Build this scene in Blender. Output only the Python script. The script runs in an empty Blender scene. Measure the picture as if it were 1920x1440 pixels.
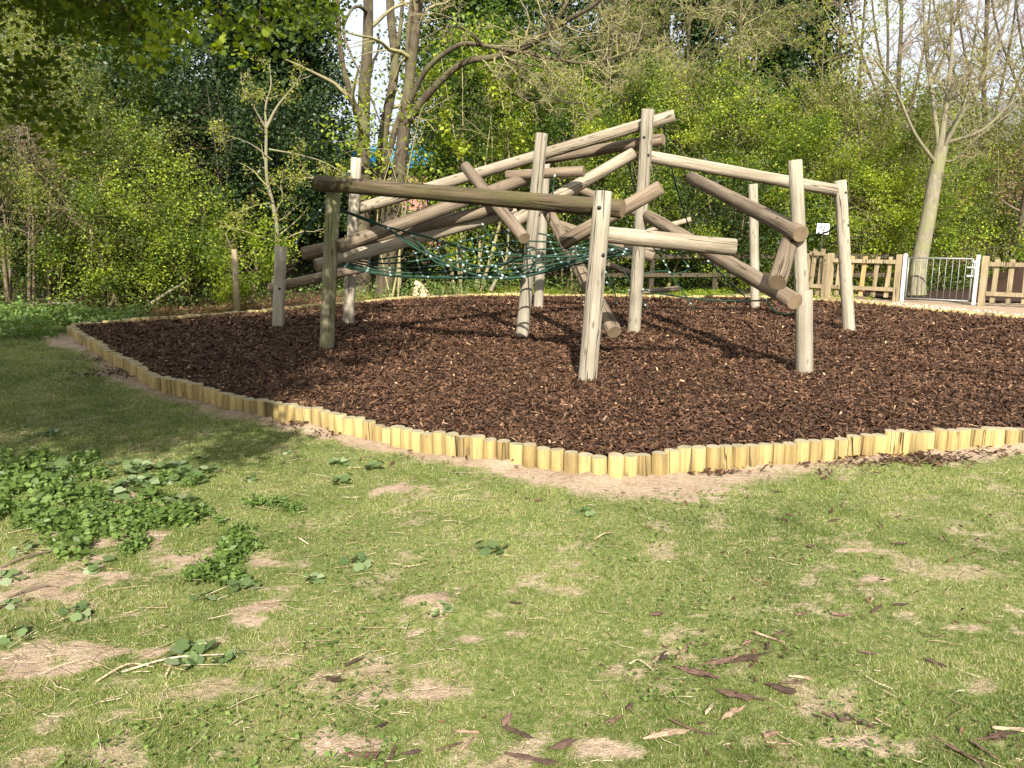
import bpy, math, random
import numpy as np
from mathutils import Vector, Matrix, Quaternion
# ------------------------------------------------------------------ camera, sky, sun
SC = bpy.context.scene
COL = SC.collection
FPX = 1507.0; TH = math.atan(290 / FPX); CH = 1.6
cam_d = bpy.data.cameras.new("camera"); cam = bpy.data.objects.new("camera", cam_d); COL.objects.link(cam)
cam.location = (0, 0, CH); cam.rotation_euler = (math.pi / 2 - TH, 0, 0)
cam_d.sensor_width = 36; cam_d.lens = 36 * FPX / 1920; cam_d.clip_end = 500; cam_d.clip_start = 0.05
SC.camera = cam
SUN_EL = math.radians(36)
SUNDIR = Vector((-0.04, 1, -math.tan(SUN_EL))).normalized()
W = bpy.data.worlds.new("World"); SC.world = W; W.use_nodes = True
wn = W.node_tree; bg = wn.nodes['Background']
sky = wn.nodes.new('ShaderNodeTexSky'); sky.sky_type = 'NISHITA'; sky.sun_disc = False
sky.sun_elevation = SUN_EL; sky.sun_rotation = math.pi; sky.dust_density = 4.0; sky.air_density = 1.0; sky.ozone_density = 1.0
wtc = wn.nodes.new('ShaderNodeTexCoord'); wno = wn.nodes.new('ShaderNodeTexNoise'); wno.inputs['Scale'].default_value = 2.2; wno.inputs['Detail'].default_value = 6
wra = wn.nodes.new('ShaderNodeValToRGB'); wra.color_ramp.elements[0].position = 0.25; wra.color_ramp.elements[0].color = (.45, .45, .45, 1); wra.color_ramp.elements[1].position = 0.65; wra.color_ramp.elements[1].color = (.92, .92, .92, 1)
wmx = wn.nodes.new('ShaderNodeMix'); wmx.data_type = 'RGBA'; wmx.inputs[7].default_value = (7.6, 8.0, 8.5, 1)
wn.links.new(wtc.outputs['Generated'], wno.inputs['Vector']); wn.links.new(wno.outputs[0], wra.inputs[0]); wn.links.new(wra.outputs[0], wmx.inputs[0]); wn.links.new(sky.outputs[0], wmx.inputs[6])
wn.links.new(wmx.outputs[2], bg.inputs[0]); bg.inputs[1].default_value = 0.075
sl = bpy.data.lights.new("sun", 'SUN'); sl.energy = 5.0; sl.angle = math.radians(0.53); sl.color = (1.0, 0.94, 0.85)
so = bpy.data.objects.new("sun", sl); COL.objects.link(so); so.location = (0, -10, 12)
so.rotation_euler = SUNDIR.to_track_quat('-Z', 'Y').to_euler()
SC.view_settings.view_transform = 'Standard'; SC.view_settings.look = 'None'
SC.view_settings.exposure = 1.08; SC.view_settings.gamma = 1
SC.cycles.max_bounces = 6; SC.cycles.transparent_max_bounces = 4
SC.cycles.diffuse_bounces = 3; SC.cycles.glossy_bounces = 2; SC.cycles.transmission_bounces = 3

rnd = random.Random(7); R = np.random.default_rng(7)

# ------------------------------------------------------------------ helpers
def ray(px, py):
    u = (px - 960) / FPX; v = (720 - py) / FPX
    return Vector((u, v * math.sin(TH) + math.cos(TH), v * math.cos(TH) - math.sin(TH)))
def P(px, py, Y):
    d = ray(px, py); t = Y / d.y
    return Vector((d.x * t, Y, CH + d.z * t))
def G(px, py, z=0.0):
    d = ray(px, py); t = (z - CH) / d.z
    return Vector((d.x * t, d.y * t, z))
def tag(o, label=None, cat=None, group=None, kind=None):
    if label: o['label'] = label
    if cat: o['category'] = cat
    if group: o['group'] = group
    if kind: o['kind'] = kind
    return o
def empty(name, loc=(0, 0, 0), rz=0):
    o = bpy.data.objects.new(name, None); COL.objects.link(o); o.location = loc; o.rotation_euler = (0, 0, rz)
    o.empty_display_size = 0.1
    return o
def mkmesh(name, V, F, mats, smooth=False, attrs=None, mi=None):
    """F: list of lists or int ndarray (n,k)"""
    me = bpy.data.meshes.new(name)
    V = np.asarray(V, dtype=np.float32)
    if isinstance(F, np.ndarray):
        n, k = F.shape
        me.vertices.add(len(V)); me.vertices.foreach_set('co', V.ravel())
        me.loops.add(n * k); me.loops.foreach_set('vertex_index', F.astype(np.int32).ravel())
        me.polygons.add(n); me.polygons.foreach_set('loop_start', (np.arange(n) * k).astype(np.int32))
        me.polygons.foreach_set('loop_total', np.full(n, k, np.int32))
        if smooth: me.polygons.foreach_set('use_smooth', np.ones(n, bool))
        me.update(calc_edges=True)
    else:
        me.from_pydata([tuple(v) for v in V], [], F)
        if smooth is True: me.polygons.foreach_set('use_smooth', np.ones(len(F), bool))
        elif smooth is not False: me.polygons.foreach_set('use_smooth', np.array(smooth, bool))
    for m in (mats if isinstance(mats, (list, tuple)) else [mats]): me.materials.append(m)
    if mi is not None: me.polygons.foreach_set('material_index', np.array(mi, np.int32))
    for k_, a in (attrs or {}).items():
        at = me.attributes.new(k_, 'FLOAT', 'POINT'); at.data.foreach_set('value', np.asarray(a, np.float32))
    return me
def mkobj(name, me, parent=None, loc=None):
    o = bpy.data.objects.new(name, me); COL.objects.link(o)
    if parent: o.parent = parent
    if loc is not None: o.location = loc
    return o
def copy_tree(o, parent=None):
    c = o.copy(); COL.objects.link(c); c.parent = parent
    for ch in o.children: copy_tree(ch, c)
    return c
class MB:
    def __init__(s): s.V = []; s.F = []; s.S = []; s.n = 0; s.M = []
    def add(s, V, F, smooth=False, m=0):
        s.V += [tuple(v) for v in V]; s.F += [[i + s.n for i in f] for f in F]
        s.S += [smooth] * len(F); s.M += [m] * len(F); s.n = len(s.V)
    def box(s, c, size, rot=None, m=0, taper=1.0):
        x, y, z = [a / 2 for a in size]; V = []
        for sz in (-1, 1):
            k = 1 if sz < 0 else taper
            for sx, sy in ((-1, -1), (1, -1), (1, 1), (-1, 1)): V.append(Vector((sx * x * k, sy * y * k, sz * z)))
        if rot is not None: V = [rot @ v for v in V]
        c = Vector(c); V = [v + c for v in V]
        s.add(V, [[0, 3, 2, 1], [4, 5, 6, 7], [0, 1, 5, 4], [1, 2, 6, 5], [2, 3, 7, 6], [3, 0, 4, 7]], m=m)
    def tube(s, pts, rad, sides=6, m=0, cap=True):
        V, F = tube(pts, rad, sides); F = [list(map(int, f)) for f in F]
        if cap:
            n = len(pts)
            F.append(list(range(sides))[::-1]); F.append([(n - 1) * sides + i for i in range(sides)])
        s.add(V, F, True, m)
    def build(s, name, mat, parent=None, loc=None):
        return mkobj(name, mkmesh(name, s.V, s.F, mat, s.S, mi=s.M), parent, loc)
def tube(pts, rad, sides=5):
    p = np.asarray([tuple(q) for q in pts], float); n = len(p)
    r = np.asarray(rad, float) if np.ndim(rad) else np.full(n, float(rad))
    t = np.empty_like(p); t[1:-1] = p[2:] - p[:-2]; t[0] = p[1] - p[0]; t[-1] = p[-1] - p[-2]
    t /= np.linalg.norm(t, axis=1)[:, None] + 1e-9
    a = np.array([0.31, 0.17, 0.93]) if abs(t[:, 2]).mean() < 0.75 else np.array([0.97, 0.2, 0.05])
    u = np.cross(t, a); u /= np.linalg.norm(u, axis=1)[:, None] + 1e-9
    w = np.cross(t, u)
    an = np.arange(sides) * 2 * math.pi / sides
    V = p[:, None, :] + r[:, None, None] * (u[:, None, :] * np.cos(an)[None, :, None] + w[:, None, :] * np.sin(an)[None, :, None])
    i = np.arange(n - 1)[:, None] * sides; j = np.arange(sides)[None, :]; j2 = (j + 1) % sides
    F = np.stack([i + j, i + j2, i + sides + j2, i + sides + j], -1).reshape(-1, 4)
    return V.reshape(-1, 3), F
def tubes_mesh(name, lines, mat):
    """lines: list of (pts, radii, sides)"""
    VV = []; FF = []; n = 0
    for pts, rad, sd in lines:
        V, F = tube(pts, rad, sd); VV.append(V); FF.append(F + n); n += len(V)
    return mkmesh(name, np.concatenate(VV), np.concatenate(FF), mat, smooth=True)
def catmull(pts, n=6):
    p = [Vector(q) for q in pts]; out = []
    for i in range(len(p) - 1):
        a = p[i - 1] if i else p[0] * 2 - p[1]; b = p[i]; c = p[i + 1]; d = p[i + 2] if i + 2 < len(p) else p[-1] * 2 - p[-2]
        for k in range(n):
            t = k / n
            out.append(0.5 * ((2 * b) + (c - a) * t + (2 * a - 5 * b + 4 * c - d) * t * t + (3 * b - a - 3 * c + d) * t ** 3))
    out.append(p[-1]); return out
_lat = np.random.default_rng(3).random((256, 256))
def vnoise(x, y):
    xi = np.floor(x).astype(int); yi = np.floor(y).astype(int); fx = x - xi; fy = y - yi
    fx = fx * fx * (3 - 2 * fx); fy = fy * fy * (3 - 2 * fy)
    g = lambda a, b: _lat[a % 256, b % 256]
    return (g(xi, yi) * (1 - fx) + g(xi + 1, yi) * fx) * (1 - fy) + (g(xi, yi + 1) * (1 - fx) + g(xi + 1, yi + 1) * fx) * fy
def fbm(x, y, o=4):
    s = 0; a = 0.5
    for k in range(o): s = s + a * vnoise(x * 2 ** k + 17 * k, y * 2 ** k + 31 * k); a /= 2
    return s / (1 - 0.5 ** o)

# ------------------------------------------------------------------ materials
class NT:
    def __init__(s, name):
        s.m = bpy.data.materials.new(name); s.m.use_nodes = True; s.t = s.m.node_tree; s.t.nodes.clear()
        s.out = s.n('ShaderNodeOutputMaterial')
    def n(s, ty, **kw):
        nd = s.t.nodes.new(ty)
        for k, v in kw.items():
            if k.startswith('i_'):
                key = k[2:]; key = int(key) if key.isdigit() else key.replace('_', ' ')
                if hasattr(v, 'is_linked') or isinstance(v, bpy.types.NodeSocket): s.t.links.new(v, nd.inputs[key])
                else: nd.inputs[key].default_value = v
            else: setattr(nd, k, v)
        return nd
    def l(s, a, b): s.t.links.new(a, b)
    def ramp(s, fac, stops):
        r = s.n('ShaderNodeValToRGB'); s.l(fac, r.inputs[0]); e = r.color_ramp.elements
        while len(e) < len(stops): e.new(0.5)
        for i, (p, c) in enumerate(stops):
            e[i].position = p; e[i].color = tuple(c) + (1,) if len(c) == 3 else c
        return r.outputs[0]
    def mix(s, fac, a, b, mode='MIX'):
        m = s.n('ShaderNodeMix', data_type='RGBA', blend_type=mode)
        for k, v in ((0, fac), (6, a), (7, b)):
            if isinstance(v, bpy.types.NodeSocket): s.l(v, m.inputs[k])
            else: m.inputs[k].default_value = v if k == 0 else (tuple(v) + (1,))
        return m.outputs[2]
    def math(s, op, a, b=0.0):
        m = s.n('ShaderNodeMath', operation=op)
        for k, v in ((0, a), (1, b)):
            if isinstance(v, bpy.types.NodeSocket): s.l(v, m.inputs[k])
            else: m.inputs[k].default_value = v
        return m.outputs[0]
    def noise(s, vec, scale, detail=4, rough=0.55, out=0, dist=0.0):
        x = s.n('ShaderNodeTexNoise'); s.l(vec, x.inputs['Vector']) if vec is not None else None
        x.inputs['Scale'].default_value = scale; x.inputs['Detail'].default_value = detail; x.inputs['Roughness'].default_value = rough
        x.inputs['Distortion'].default_value = dist
        return x.outputs[out]
    def mapv(s, vec, scale=(1, 1, 1), add=None):
        m = s.n('ShaderNodeMapping'); s.l(vec, m.inputs[0]); m.inputs['Scale'].default_value = scale
        if add is not None: s.l(add, m.inputs['Location'])
        return m.outputs[0]
    def bsdf(s, col, rough=0.8, bump=None, bstr=0.5, bdist=0.01, metal=0.0, spec=0.3):
        b = s.n('ShaderNodeBsdfPrincipled')
        for k, v in (('Base Color', col), ('Roughness', rough)):
            if isinstance(v, bpy.types.NodeSocket): s.l(v, b.inputs[k])
            else: b.inputs[k].default_value = v if k == 'Roughness' else tuple(v) + (1,)
        b.inputs['Metallic'].default_value = metal; b.inputs['Specular IOR Level'].default_value = spec
        if bump is not None:
            bp = s.n('ShaderNodeBump'); s.l(bump, bp.inputs['Height']); bp.inputs['Strength'].default_value = bstr; bp.inputs['Distance'].default_value = bdist
            s.l(bp.outputs[0], b.inputs['Normal'])
        return b
    def fin(s, sh): s.l(sh.outputs[0], s.out.inputs[0]); return s.m
def objoff(m, k=40.0):
    oi = m.n('ShaderNodeObjectInfo')
    cx = m.n('ShaderNodeCombineXYZ'); 
    for i, f in enumerate((k, k * 1.7, k * 0.6)): m.l(m.math('MULTIPLY', oi.outputs['Random'], f), cx.inputs[i])
    return oi.outputs['Random'], cx.outputs[0]
def wood_mat(name, pale, mid, dark, moss=0.0, crackw=0.03, grain=1.0, mosscol=(0.10, 0.12, 0.03)):
    m = NT(name); tc = m.n('ShaderNodeTexCoord').outputs['Object']; rn, off = objoff(m)
    gv = m.mapv(tc, (26 * grain, 26 * grain, 1.1), off); g = m.noise(gv, 1.0, 6, 0.6, dist=0.6)
    fine = m.noise(m.mapv(tc, (140, 140, 5), off), 1.0, 3, 0.6)
    big = m.noise(m.mapv(tc, (3, 3, 1.4), off), 1.0, 4, 0.6)
    c = m.ramp(g, [(0.24, dark), (0.42, mid), (0.64, pale)])
    c = m.mix(m.ramp(big, [(0.42, (0, 0, 0)), (0.68, (1, 1, 1))]), c, m.mix(0.45, c, dark))
    c = m.mix(m.math('MULTIPLY', m.ramp(fine, [(0.3, (1, 1, 1)), (0.5, (0, 0, 0))]), 0.28), c, dark)
    # knots
    vo = m.n('ShaderNodeTexVoronoi'); m.l(m.mapv(tc, (9, 9, 3.2), off), vo.inputs['Vector']); vo.inputs['Scale'].default_value = 1.0
    kn = m.ramp(vo.outputs['Distance'], [(0.06, (1, 1, 1)), (0.16, (0, 0, 0))])
    c = m.mix(m.math('MULTIPLY', kn, 0.7), c, (dark[0] * 0.6, dark[1] * 0.55, dark[2] * 0.5))
    # drying cracks running along the trunk
    cr = m.noise(m.mapv(tc, (13, 13, 0.55), off), 1.0, 2, 0.5, dist=0.3)
    ck = m.math('ABSOLUTE', m.math('SUBTRACT', cr, 0.5)); ck = m.ramp(ck, [(0.0, (1, 1, 1)), (crackw * 0.75, (0, 0, 0))])
    gate = m.ramp(m.noise(m.mapv(tc, (4, 4, 0.8), off), 1.0, 1), [(0.5, (0, 0, 0)), (0.56, (1, 1, 1))])
    ck = m.math('MULTIPLY', ck, gate)
    c = m.mix(m.math('MULTIPLY', ck, 0.85), c, (0.03, 0.022, 0.015))
    if moss > 0:
        mo = m.noise(m.mapv(tc, (7, 7, 2.6), off), 1.0, 5, 0.65)
        c = m.mix(m.ramp(mo, [(0.60 - moss * 0.35, (0, 0, 0)), (0.80 - moss * 0.3, (moss, moss, moss))]), c, mosscol)
    vv = m.n('ShaderNodeHueSaturation'); m.l(c, vv.inputs['Color']); m.l(m.math('ADD', m.math('MULTIPLY', rn, 0.35), 0.83), vv.inputs['Value'])
    h = m.math('SUBTRACT', m.math('ADD', m.math('MULTIPLY', g, 0.7), m.math('MULTIPLY', fine, 0.3)), m.math('MULTIPLY', ck, 1.2))
    return m.fin(m.bsdf(vv.outputs[0], 0.85, h, 0.8, 0.02, spec=0.2))
def end_mat(name, a, b):
    m = NT(name); tc = m.n('ShaderNodeTexCoord').outputs['Object']; rn, off = objoff(m)
    sx = m.n('ShaderNodeSeparateXYZ'); wv = m.n('ShaderNodeVectorMath', operation='ADD'); m.l(tc, wv.inputs[0])
    nz = m.noise(m.mapv(tc, (1, 1, 1), off), 14, 3, out=1); sc = m.n('ShaderNodeVectorMath', operation='SCALE'); m.l(nz, sc.inputs[0]); sc.inputs['Scale'].default_value = 0.018
    m.l(sc.outputs[0], wv.inputs[1]); m.l(wv.outputs[0], sx.inputs[0])
    r2 = m.math('SQRT', m.math('ADD', m.math('POWER', m.math('SUBTRACT', sx.outputs[0], 0.01), 2.0), m.math('POWER', m.math('SUBTRACT', sx.outputs[1], 0.01), 2.0)))
    ring = m.math('SINE', m.math('MULTIPLY', r2, 700.0))
    ang = m.math('ARCTAN2', sx.outputs[1], sx.outputs[0])
    cv = m.n('ShaderNodeCombineXYZ'); m.l(m.math('MULTIPLY', ang, 3.0), cv.inputs[0]); m.l(rn, cv.inputs[1])
    rad = m.ramp(m.noise(cv.outputs[0], 2.2, 3, 0.8), [(0.30, (1, 1, 1)), (0.40, (0, 0, 0))])
    c = m.mix(m.math('ADD', m.math('MULTIPLY', ring, 0.25), 0.5), a, b)
    c = m.mix(m.ramp(m.noise(m.mapv(tc, (1, 1, 1), off), 9, 4), [(0.4, (0, 0, 0)), (0.7, (1, 1, 1))]), c, m.mix(0.5, c, (b[0] * .5, b[1] * .5, b[2] * .5)))
    c = m.mix(m.math('MULTIPLY', rad, 0.7), c, (0.04, 0.03, 0.02))
    return m.fin(m.bsdf(c, 0.9, ring, 0.3, 0.002, spec=0.15))
def leaf_mat(name, stops, trans=0.45, rough=0.5, spec=0.35, sat=1.0):
    m = NT(name); a = m.n('ShaderNodeAttribute', attribute_name='rnd').outputs['Fac']
    c = m.ramp(a, stops)
    n = m.noise(m.n('ShaderNodeTexCoord').outputs['Object'], 0.9, 3)
    hs = m.n('ShaderNodeHueSaturation'); m.l(c, hs.inputs['Color']); m.l(m.math('ADD', m.math('MULTIPLY', n, 0.7), 0.65), hs.inputs['Value']); hs.inputs['Saturation'].default_value = sat
    b = m.bsdf(hs.outputs[0], rough, spec=spec)
    tr = m.n('ShaderNodeBsdfTranslucent'); h2 = m.n('ShaderNodeHueSaturation'); m.l(hs.outputs[0], h2.inputs['Color'])
    h2.inputs['Hue'].default_value = 0.485; h2.inputs['Saturation'].default_value = 1.1; h2.inputs['Value'].default_value = 1.5
    m.l(h2.outputs[0], tr.inputs[0]); ms = m.n('ShaderNodeMixShader'); ms.inputs[0].default_value = trans
    m.l(b.outputs[0], ms.inputs[1]); m.l(tr.outputs[0], ms.inputs[2]); return m.fin(ms)
def bark_mat(name, a, b, lich=None, sc=1.0):
    m = NT(name); tc = m.n('ShaderNodeTexCoord').outputs['Object']
    n1 = m.noise(m.mapv(tc, (16 * sc, 16 * sc, 4 * sc)), 1, 5, 0.65); c = m.ramp(n1, [(0.3, a), (0.7, b)])
    if lich:
        n2 = m.noise(tc, 2.2 * sc, 5, 0.7); c = m.mix(m.ramp(n2, [(0.45, (0, 0, 0)), (0.6, (1, 1, 1))]), c, lich)
    n3 = m.noise(tc, 30 * sc, 3)
    return m.fin(m.bsdf(c, 0.9, m.math('ADD', n1, m.math('MULTIPLY', n3, 0.4)), 0.7, 0.02, spec=0.15))
def plain(name, col, rough=0.6, metal=0.0, nsc=8.0, var=0.25, bump=0.2, spec=0.3):
    m = NT(name); tc = m.n('ShaderNodeTexCoord').outputs['Object']; n1 = m.noise(tc, nsc, 5, 0.6)
    lo = tuple(x * (1 - var) for x in col); hi = tuple(min(1, x * (1 + var)) for x in col)
    return m.fin(m.bsdf(m.ramp(n1, [(0.3, lo), (0.7, hi)]), rough, n1, bump, 0.005, metal, spec))

M = {}
M['post'] = wood_mat('weathered_post_wood', (0.42, 0.37, 0.285), (0.31, 0.27, 0.20), (0.13, 0.105, 0.075), moss=0.25, mosscol=(0.17, 0.18, 0.075))
M['pale'] = wood_mat('pale_beam_wood', (0.40, 0.34, 0.25), (0.29, 0.24, 0.17), (0.11, 0.085, 0.057), moss=0.2, mosscol=(0.17, 0.16, 0.07))
M['brown'] = wood_mat('brown_beam_wood', (0.27, 0.21, 0.145), (0.185, 0.14, 0.095), (0.075, 0.052, 0.034), moss=0.2, crackw=0.05, mosscol=(0.12, 0.105, 0.05))
M['mossy'] = wood_mat('mossy_beam_wood', (0.15, 0.115, 0.068), (0.08, 0.06, 0.034), (0.028, 0.02, 0.012), moss=0.5, mosscol=(0.105, 0.10, 0.028))
M['green'] = wood_mat('algae_post_wood', (0.27, 0.24, 0.155), (0.19, 0.17, 0.10), (0.09, 0.075, 0.045), moss=0.55, mosscol=(0.125, 0.145, 0.045))
M['end'] = end_mat('log_end_grain', (0.26, 0.195, 0.12), (0.15, 0.10, 0.06))
M['yellow'] = wood_mat('fresh_yellow_log', (0.46, 0.36, 0.15), (0.38, 0.285, 0.115), (0.19, 0.13, 0.055), moss=0.3, grain=1.6, mosscol=(0.17, 0.12, 0.055))
M['yellow2'] = wood_mat('stained_yellow_log', (0.42, 0.30, 0.12), (0.30, 0.21, 0.08), (0.13, 0.085, 0.035), moss=0.55, grain=1.6, mosscol=(0.13, 0.105, 0.055))
M['yend'] = end_mat('yellow_log_top', (0.40, 0.35, 0.23), (0.28, 0.235, 0.145))
M['fence'] = wood_mat('fence_wood', (0.40, 0.32, 0.20), (0.31, 0.245, 0.145), (0.17, 0.125, 0.07), moss=0.2)
M['fencey'] = wood_mat('new_picket_wood', (0.55, 0.40, 0.18), (0.45, 0.31, 0.13), (0.28, 0.18, 0.07))
M['fenceold'] = wood_mat('old_fence_wood', (0.085, 0.068, 0.043), (0.06, 0.047, 0.03), (0.03, 0.023, 0.014), moss=0.35, mosscol=(0.04, 0.05, 0.02))
M['bolt'] = plain('dark_bolt', (0.035, 0.035, 0.04), 0.5, 0.3)
M['rope'] = plain('green_rope', (0.014, 0.044, 0.025), 0.75, nsc=60, var=0.4, bump=0.5)
M['conn'] = plain('pale_connector', (0.30, 0.36, 0.34), 0.5, 0.2)
M['galv'] = plain('galvanised_steel', (0.27, 0.28, 0.27), 0.5, 0.3, var=0.2)
M['white'] = plain('white_paint', (0.78, 0.79, 0.78), 0.5, var=0.06)
M['gatepaint'] = plain('worn_gate_paint', (0.44, 0.45, 0.44), 0.55, var=0.18)
M['black'] = plain('black_mark', (0.03, 0.03, 0.035), 0.6)
M['blue'] = plain('blue_roof_sheet', (0.03, 0.33, 0.62), 0.45, var=0.15, nsc=1.5)
M['stone'] = plain('sandstone', (0.62, 0.45, 0.28), 0.9, nsc=7, var=0.35, bump=0.8)
M['roof'] = plain('slate_roof', (0.12, 0.11, 0.11), 0.8, nsc=3)
M['glass'] = plain('dark_window_glass', (0.03, 0.035, 0.04), 0.1, var=0.1, spec=0.6)
M['bark'] = bark_mat('grey_brown_bark', (0.038, 0.029, 0.02), (0.115, 0.09, 0.06), (0.12, 0.11, 0.055))
M['barkdark'] = bark_mat('dark_bark', (0.045, 0.035, 0.025), (0.13, 0.10, 0.07))
M['barkpale'] = bark_mat('pale_mottled_bark', (0.13, 0.11, 0.075), (0.29, 0.255, 0.18), (0.20, 0.20, 0.10), sc=1.3)
M['twig'] = bark_mat('lichen_yellow_twigs', (0.15, 0.125, 0.072), (0.31, 0.265, 0.155), (0.30, 0.27, 0.115))
M['twigred'] = bark_mat('reddish_twigs', (0.19, 0.13, 0.10), (0.33, 0.24, 0.18))
M['twigdark'] = bark_mat('brown_twigs', (0.10, 0.075, 0.05), (0.22, 0.17, 0.11))
lm = leaf_mat
M['haw'] = lm('hawthorn_leaves', [(0, (0.045, 0.085, 0.012)), (0.5, (0.125, 0.195, 0.022)), (0.8, (0.27, 0.345, 0.035)), (1, (0.44, 0.49, 0.06))])
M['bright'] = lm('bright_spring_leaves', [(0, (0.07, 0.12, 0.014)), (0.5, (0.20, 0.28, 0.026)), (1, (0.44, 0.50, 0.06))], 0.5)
M['olive'] = lm('olive_budding_leaves', [(0, (0.05, 0.075, 0.014)), (0.5, (0.12, 0.155, 0.026)), (1, (0.28, 0.30, 0.06))])
M['dark'] = lm('dark_ivy_leaves', [(0, (0.009, 0.022, 0.005)), (0.6, (0.022, 0.046, 0.010)), (1, (0.06, 0.10, 0.026))], 0.2, 0.45, 0.3)
M['mid'] = lm('mid_green_leaves', [(0, (0.025, 0.055, 0.008)), (0.6, (0.06, 0.115, 0.015)), (1, (0.14, 0.20, 0.03))], 0.35)
M['over'] = lm('overhanging_leaves', [(0, (0.05, 0.085, 0.010)), (0.6, (0.11, 0.165, 0.018)), (1, (0.24, 0.31, 0.03))], 0.5)
M['yel'] = lm('yellow_green_young_leaves', [(0, (0.16, 0.20, 0.03)), (0.6, (0.28, 0.31, 0.05)), (1, (0.42, 0.42, 0.09))], 0.5)
M['nettle'] = lm('nettle_leaves', [(0, (0.06, 0.10, 0.02)), (0.6, (0.12, 0.19, 0.04)), (1, (0.22, 0.31, 0.08))], 0.3)
M['mallow'] = lm('grey_green_broad_leaves', [(0, (0.07, 0.11, 0.035)), (0.6, (0.13, 0.19, 0.065)), (1, (0.30, 0.36, 0.20))], 0.3)
M['copper'] = lm('copper_leaves', [(0, (0.20, 0.10, 0.05)), (1, (0.42, 0.26, 0.14))], 0.4)
M['grass'] = lm('grass_blades', [(0, (0.055, 0.088, 0.016)), (0.45, (0.145, 0.195, 0.038)), (0.78, (0.28, 0.315, 0.08)), (0.86, (0.37, 0.33, 0.17)), (1, (0.52, 0.43, 0.28))], 0.3)
def chip_mat(name, stops):
    m = NT(name); a = m.n('ShaderNodeAttribute', attribute_name='rnd').outputs['Fac']
    tc = m.n('ShaderNodeTexCoord').outputs['Object']; n = m.noise(m.mapv(tc, (.5, 2.2, 1)), 90, 4, .7)
    c = m.mix(m.ramp(n, [(.42, (0, 0, 0)), (.62, (.75, .75, .75))]), m.ramp(a, stops), (0.02, 0.012, 0.008))
    return m.fin(m.bsdf(c, 0.8, n, 0.5, 0.004, spec=0.25))
M['chip'] = chip_mat('bark_chips', [(0, (0.036, 0.018, 0.010)), (0.4, (0.10, 0.049, 0.025)), (0.75, (0.21, 0.108, 0.056)), (0.955, (0.31, 0.18, 0.10)), (0.985, (0.55, 0.34, 0.19)), (1, (0.70, 0.50, 0.30))])
M['chipred'] = chip_mat('loose_bark_pieces', [(0, (0.05, 0.032, 0.024)), (0.5, (0.17, 0.10, 0.07)), (0.75, (0.32, 0.20, 0.13)), (1, (0.58, 0.44, 0.28))])
M['straw'] = chip_mat('dry_stalks', [(0, (0.20, 0.13, 0.07)), (0.5, (0.50, 0.38, 0.22)), (1, (0.72, 0.62, 0.42))])
m = NT('mulch_base'); tc = m.n('ShaderNodeTexCoord').outputs['Object']; n1 = m.noise(m.mapv(tc, (30, 60, 30)), 1, 5, 0.7); n2 = m.noise(tc, 1.1, 3)
c = m.ramp(n1, [(0.3, (0.014, 0.008, 0.005)), (0.6, (0.055, 0.027, 0.016)), (0.75, (0.12, 0.06, 0.035))])
M['mulch'] = m.fin(m.bsdf(c, 0.9, n1, 0.9, 0.03))
# brick
m = NT('red_brick'); tc = m.n('ShaderNodeTexCoord').outputs['Object']
br = m.n('ShaderNodeTexBrick'); cx = m.n('ShaderNodeSeparateXYZ'); m.l(tc, cx.inputs[0]); cc = m.n('ShaderNodeCombineXYZ')
m.l(m.math('ADD', cx.outputs[0], cx.outputs[1]), cc.inputs[0]); m.l(cx.outputs[2], cc.inputs[1]); m.l(cc.outputs[0], br.inputs['Vector'])
br.inputs['Color1'].default_value = (0.30, 0.09, 0.05, 1); br.inputs['Color2'].default_value = (0.42, 0.15, 0.09, 1); br.inputs['Mortar'].default_value = (0.4, 0.36, 0.3, 1)
br.inputs['Scale'].default_value = 1; br.inputs['Brick Width'].default_value = 0.225; br.inputs['Row Height'].default_value = 0.075; br.inputs['Mortar Size'].default_value = 0.01
M['brick'] = m.fin(m.bsdf(br.outputs[0], 0.9))

# ------------------------------------------------------------------ the ground and the play bed
BED = [G(1155, 884, .05), G(1500, 850, .05), G(1920, 822, .05), Vector((5.2, 6.15, 0)), Vector((7.0, 6.9, 0)), Vector((9.4, 9.0, 0)), Vector((9.6, 11.6, 0)),
       G(1920, 598, .15), G(1860, 593, .15), G(1800, 588, .15), G(1720, 580, .15), G(1650, 572, .15), G(1580, 566, .15), G(1500, 561, .15), G(1350, 558, .15),
       G(1200, 557, .15), G(1050, 555, .15), G(930, 554, .15), G(850, 556, .15), G(740, 562, .15), G(620, 573, .15), G(512, 583, .15), G(433, 589, .15),
       G(322, 599, .15), G(230, 604, .15), G(132, 611, .15), G(215, 671, .08), G(300, 722, .06), G(420, 754, .05), G(560, 785, .05), G(800, 836, .05)]
bed = np.array([(p.x, p.y) for p in BED])
def seg_dist(x, y, poly):
    d = np.full(np.shape(x), 1e9)
    for i in range(len(poly)):
        a = poly[i]; b = poly[(i + 1) % len(poly)]; ab = b - a; L = (ab ** 2).sum()
        t = np.clip(((x - a[0]) * ab[0] + (y - a[1]) * ab[1]) / L, 0, 1)
        d = np.minimum(d, np.hypot(x - a[0] - t * ab[0], y - a[1] - t * ab[1]))
    return d
def inside(x, y, poly):
    r = np.zeros(np.shape(x), bool)
    for i in range(len(poly)):
        x1, y1 = poly[i]; x2, y2 = poly[(i + 1) % len(poly)]
        c = ((y1 > y) != (y2 > y)) & (x < (x2 - x1) * (y - y1) / (y2 - y1 + 1e-12) + x1); r ^= c
    return r
def sdist(x, y):
    d = seg_dist(x, y, bed); return np.where(inside(x, y, bed), -d, d)
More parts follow.
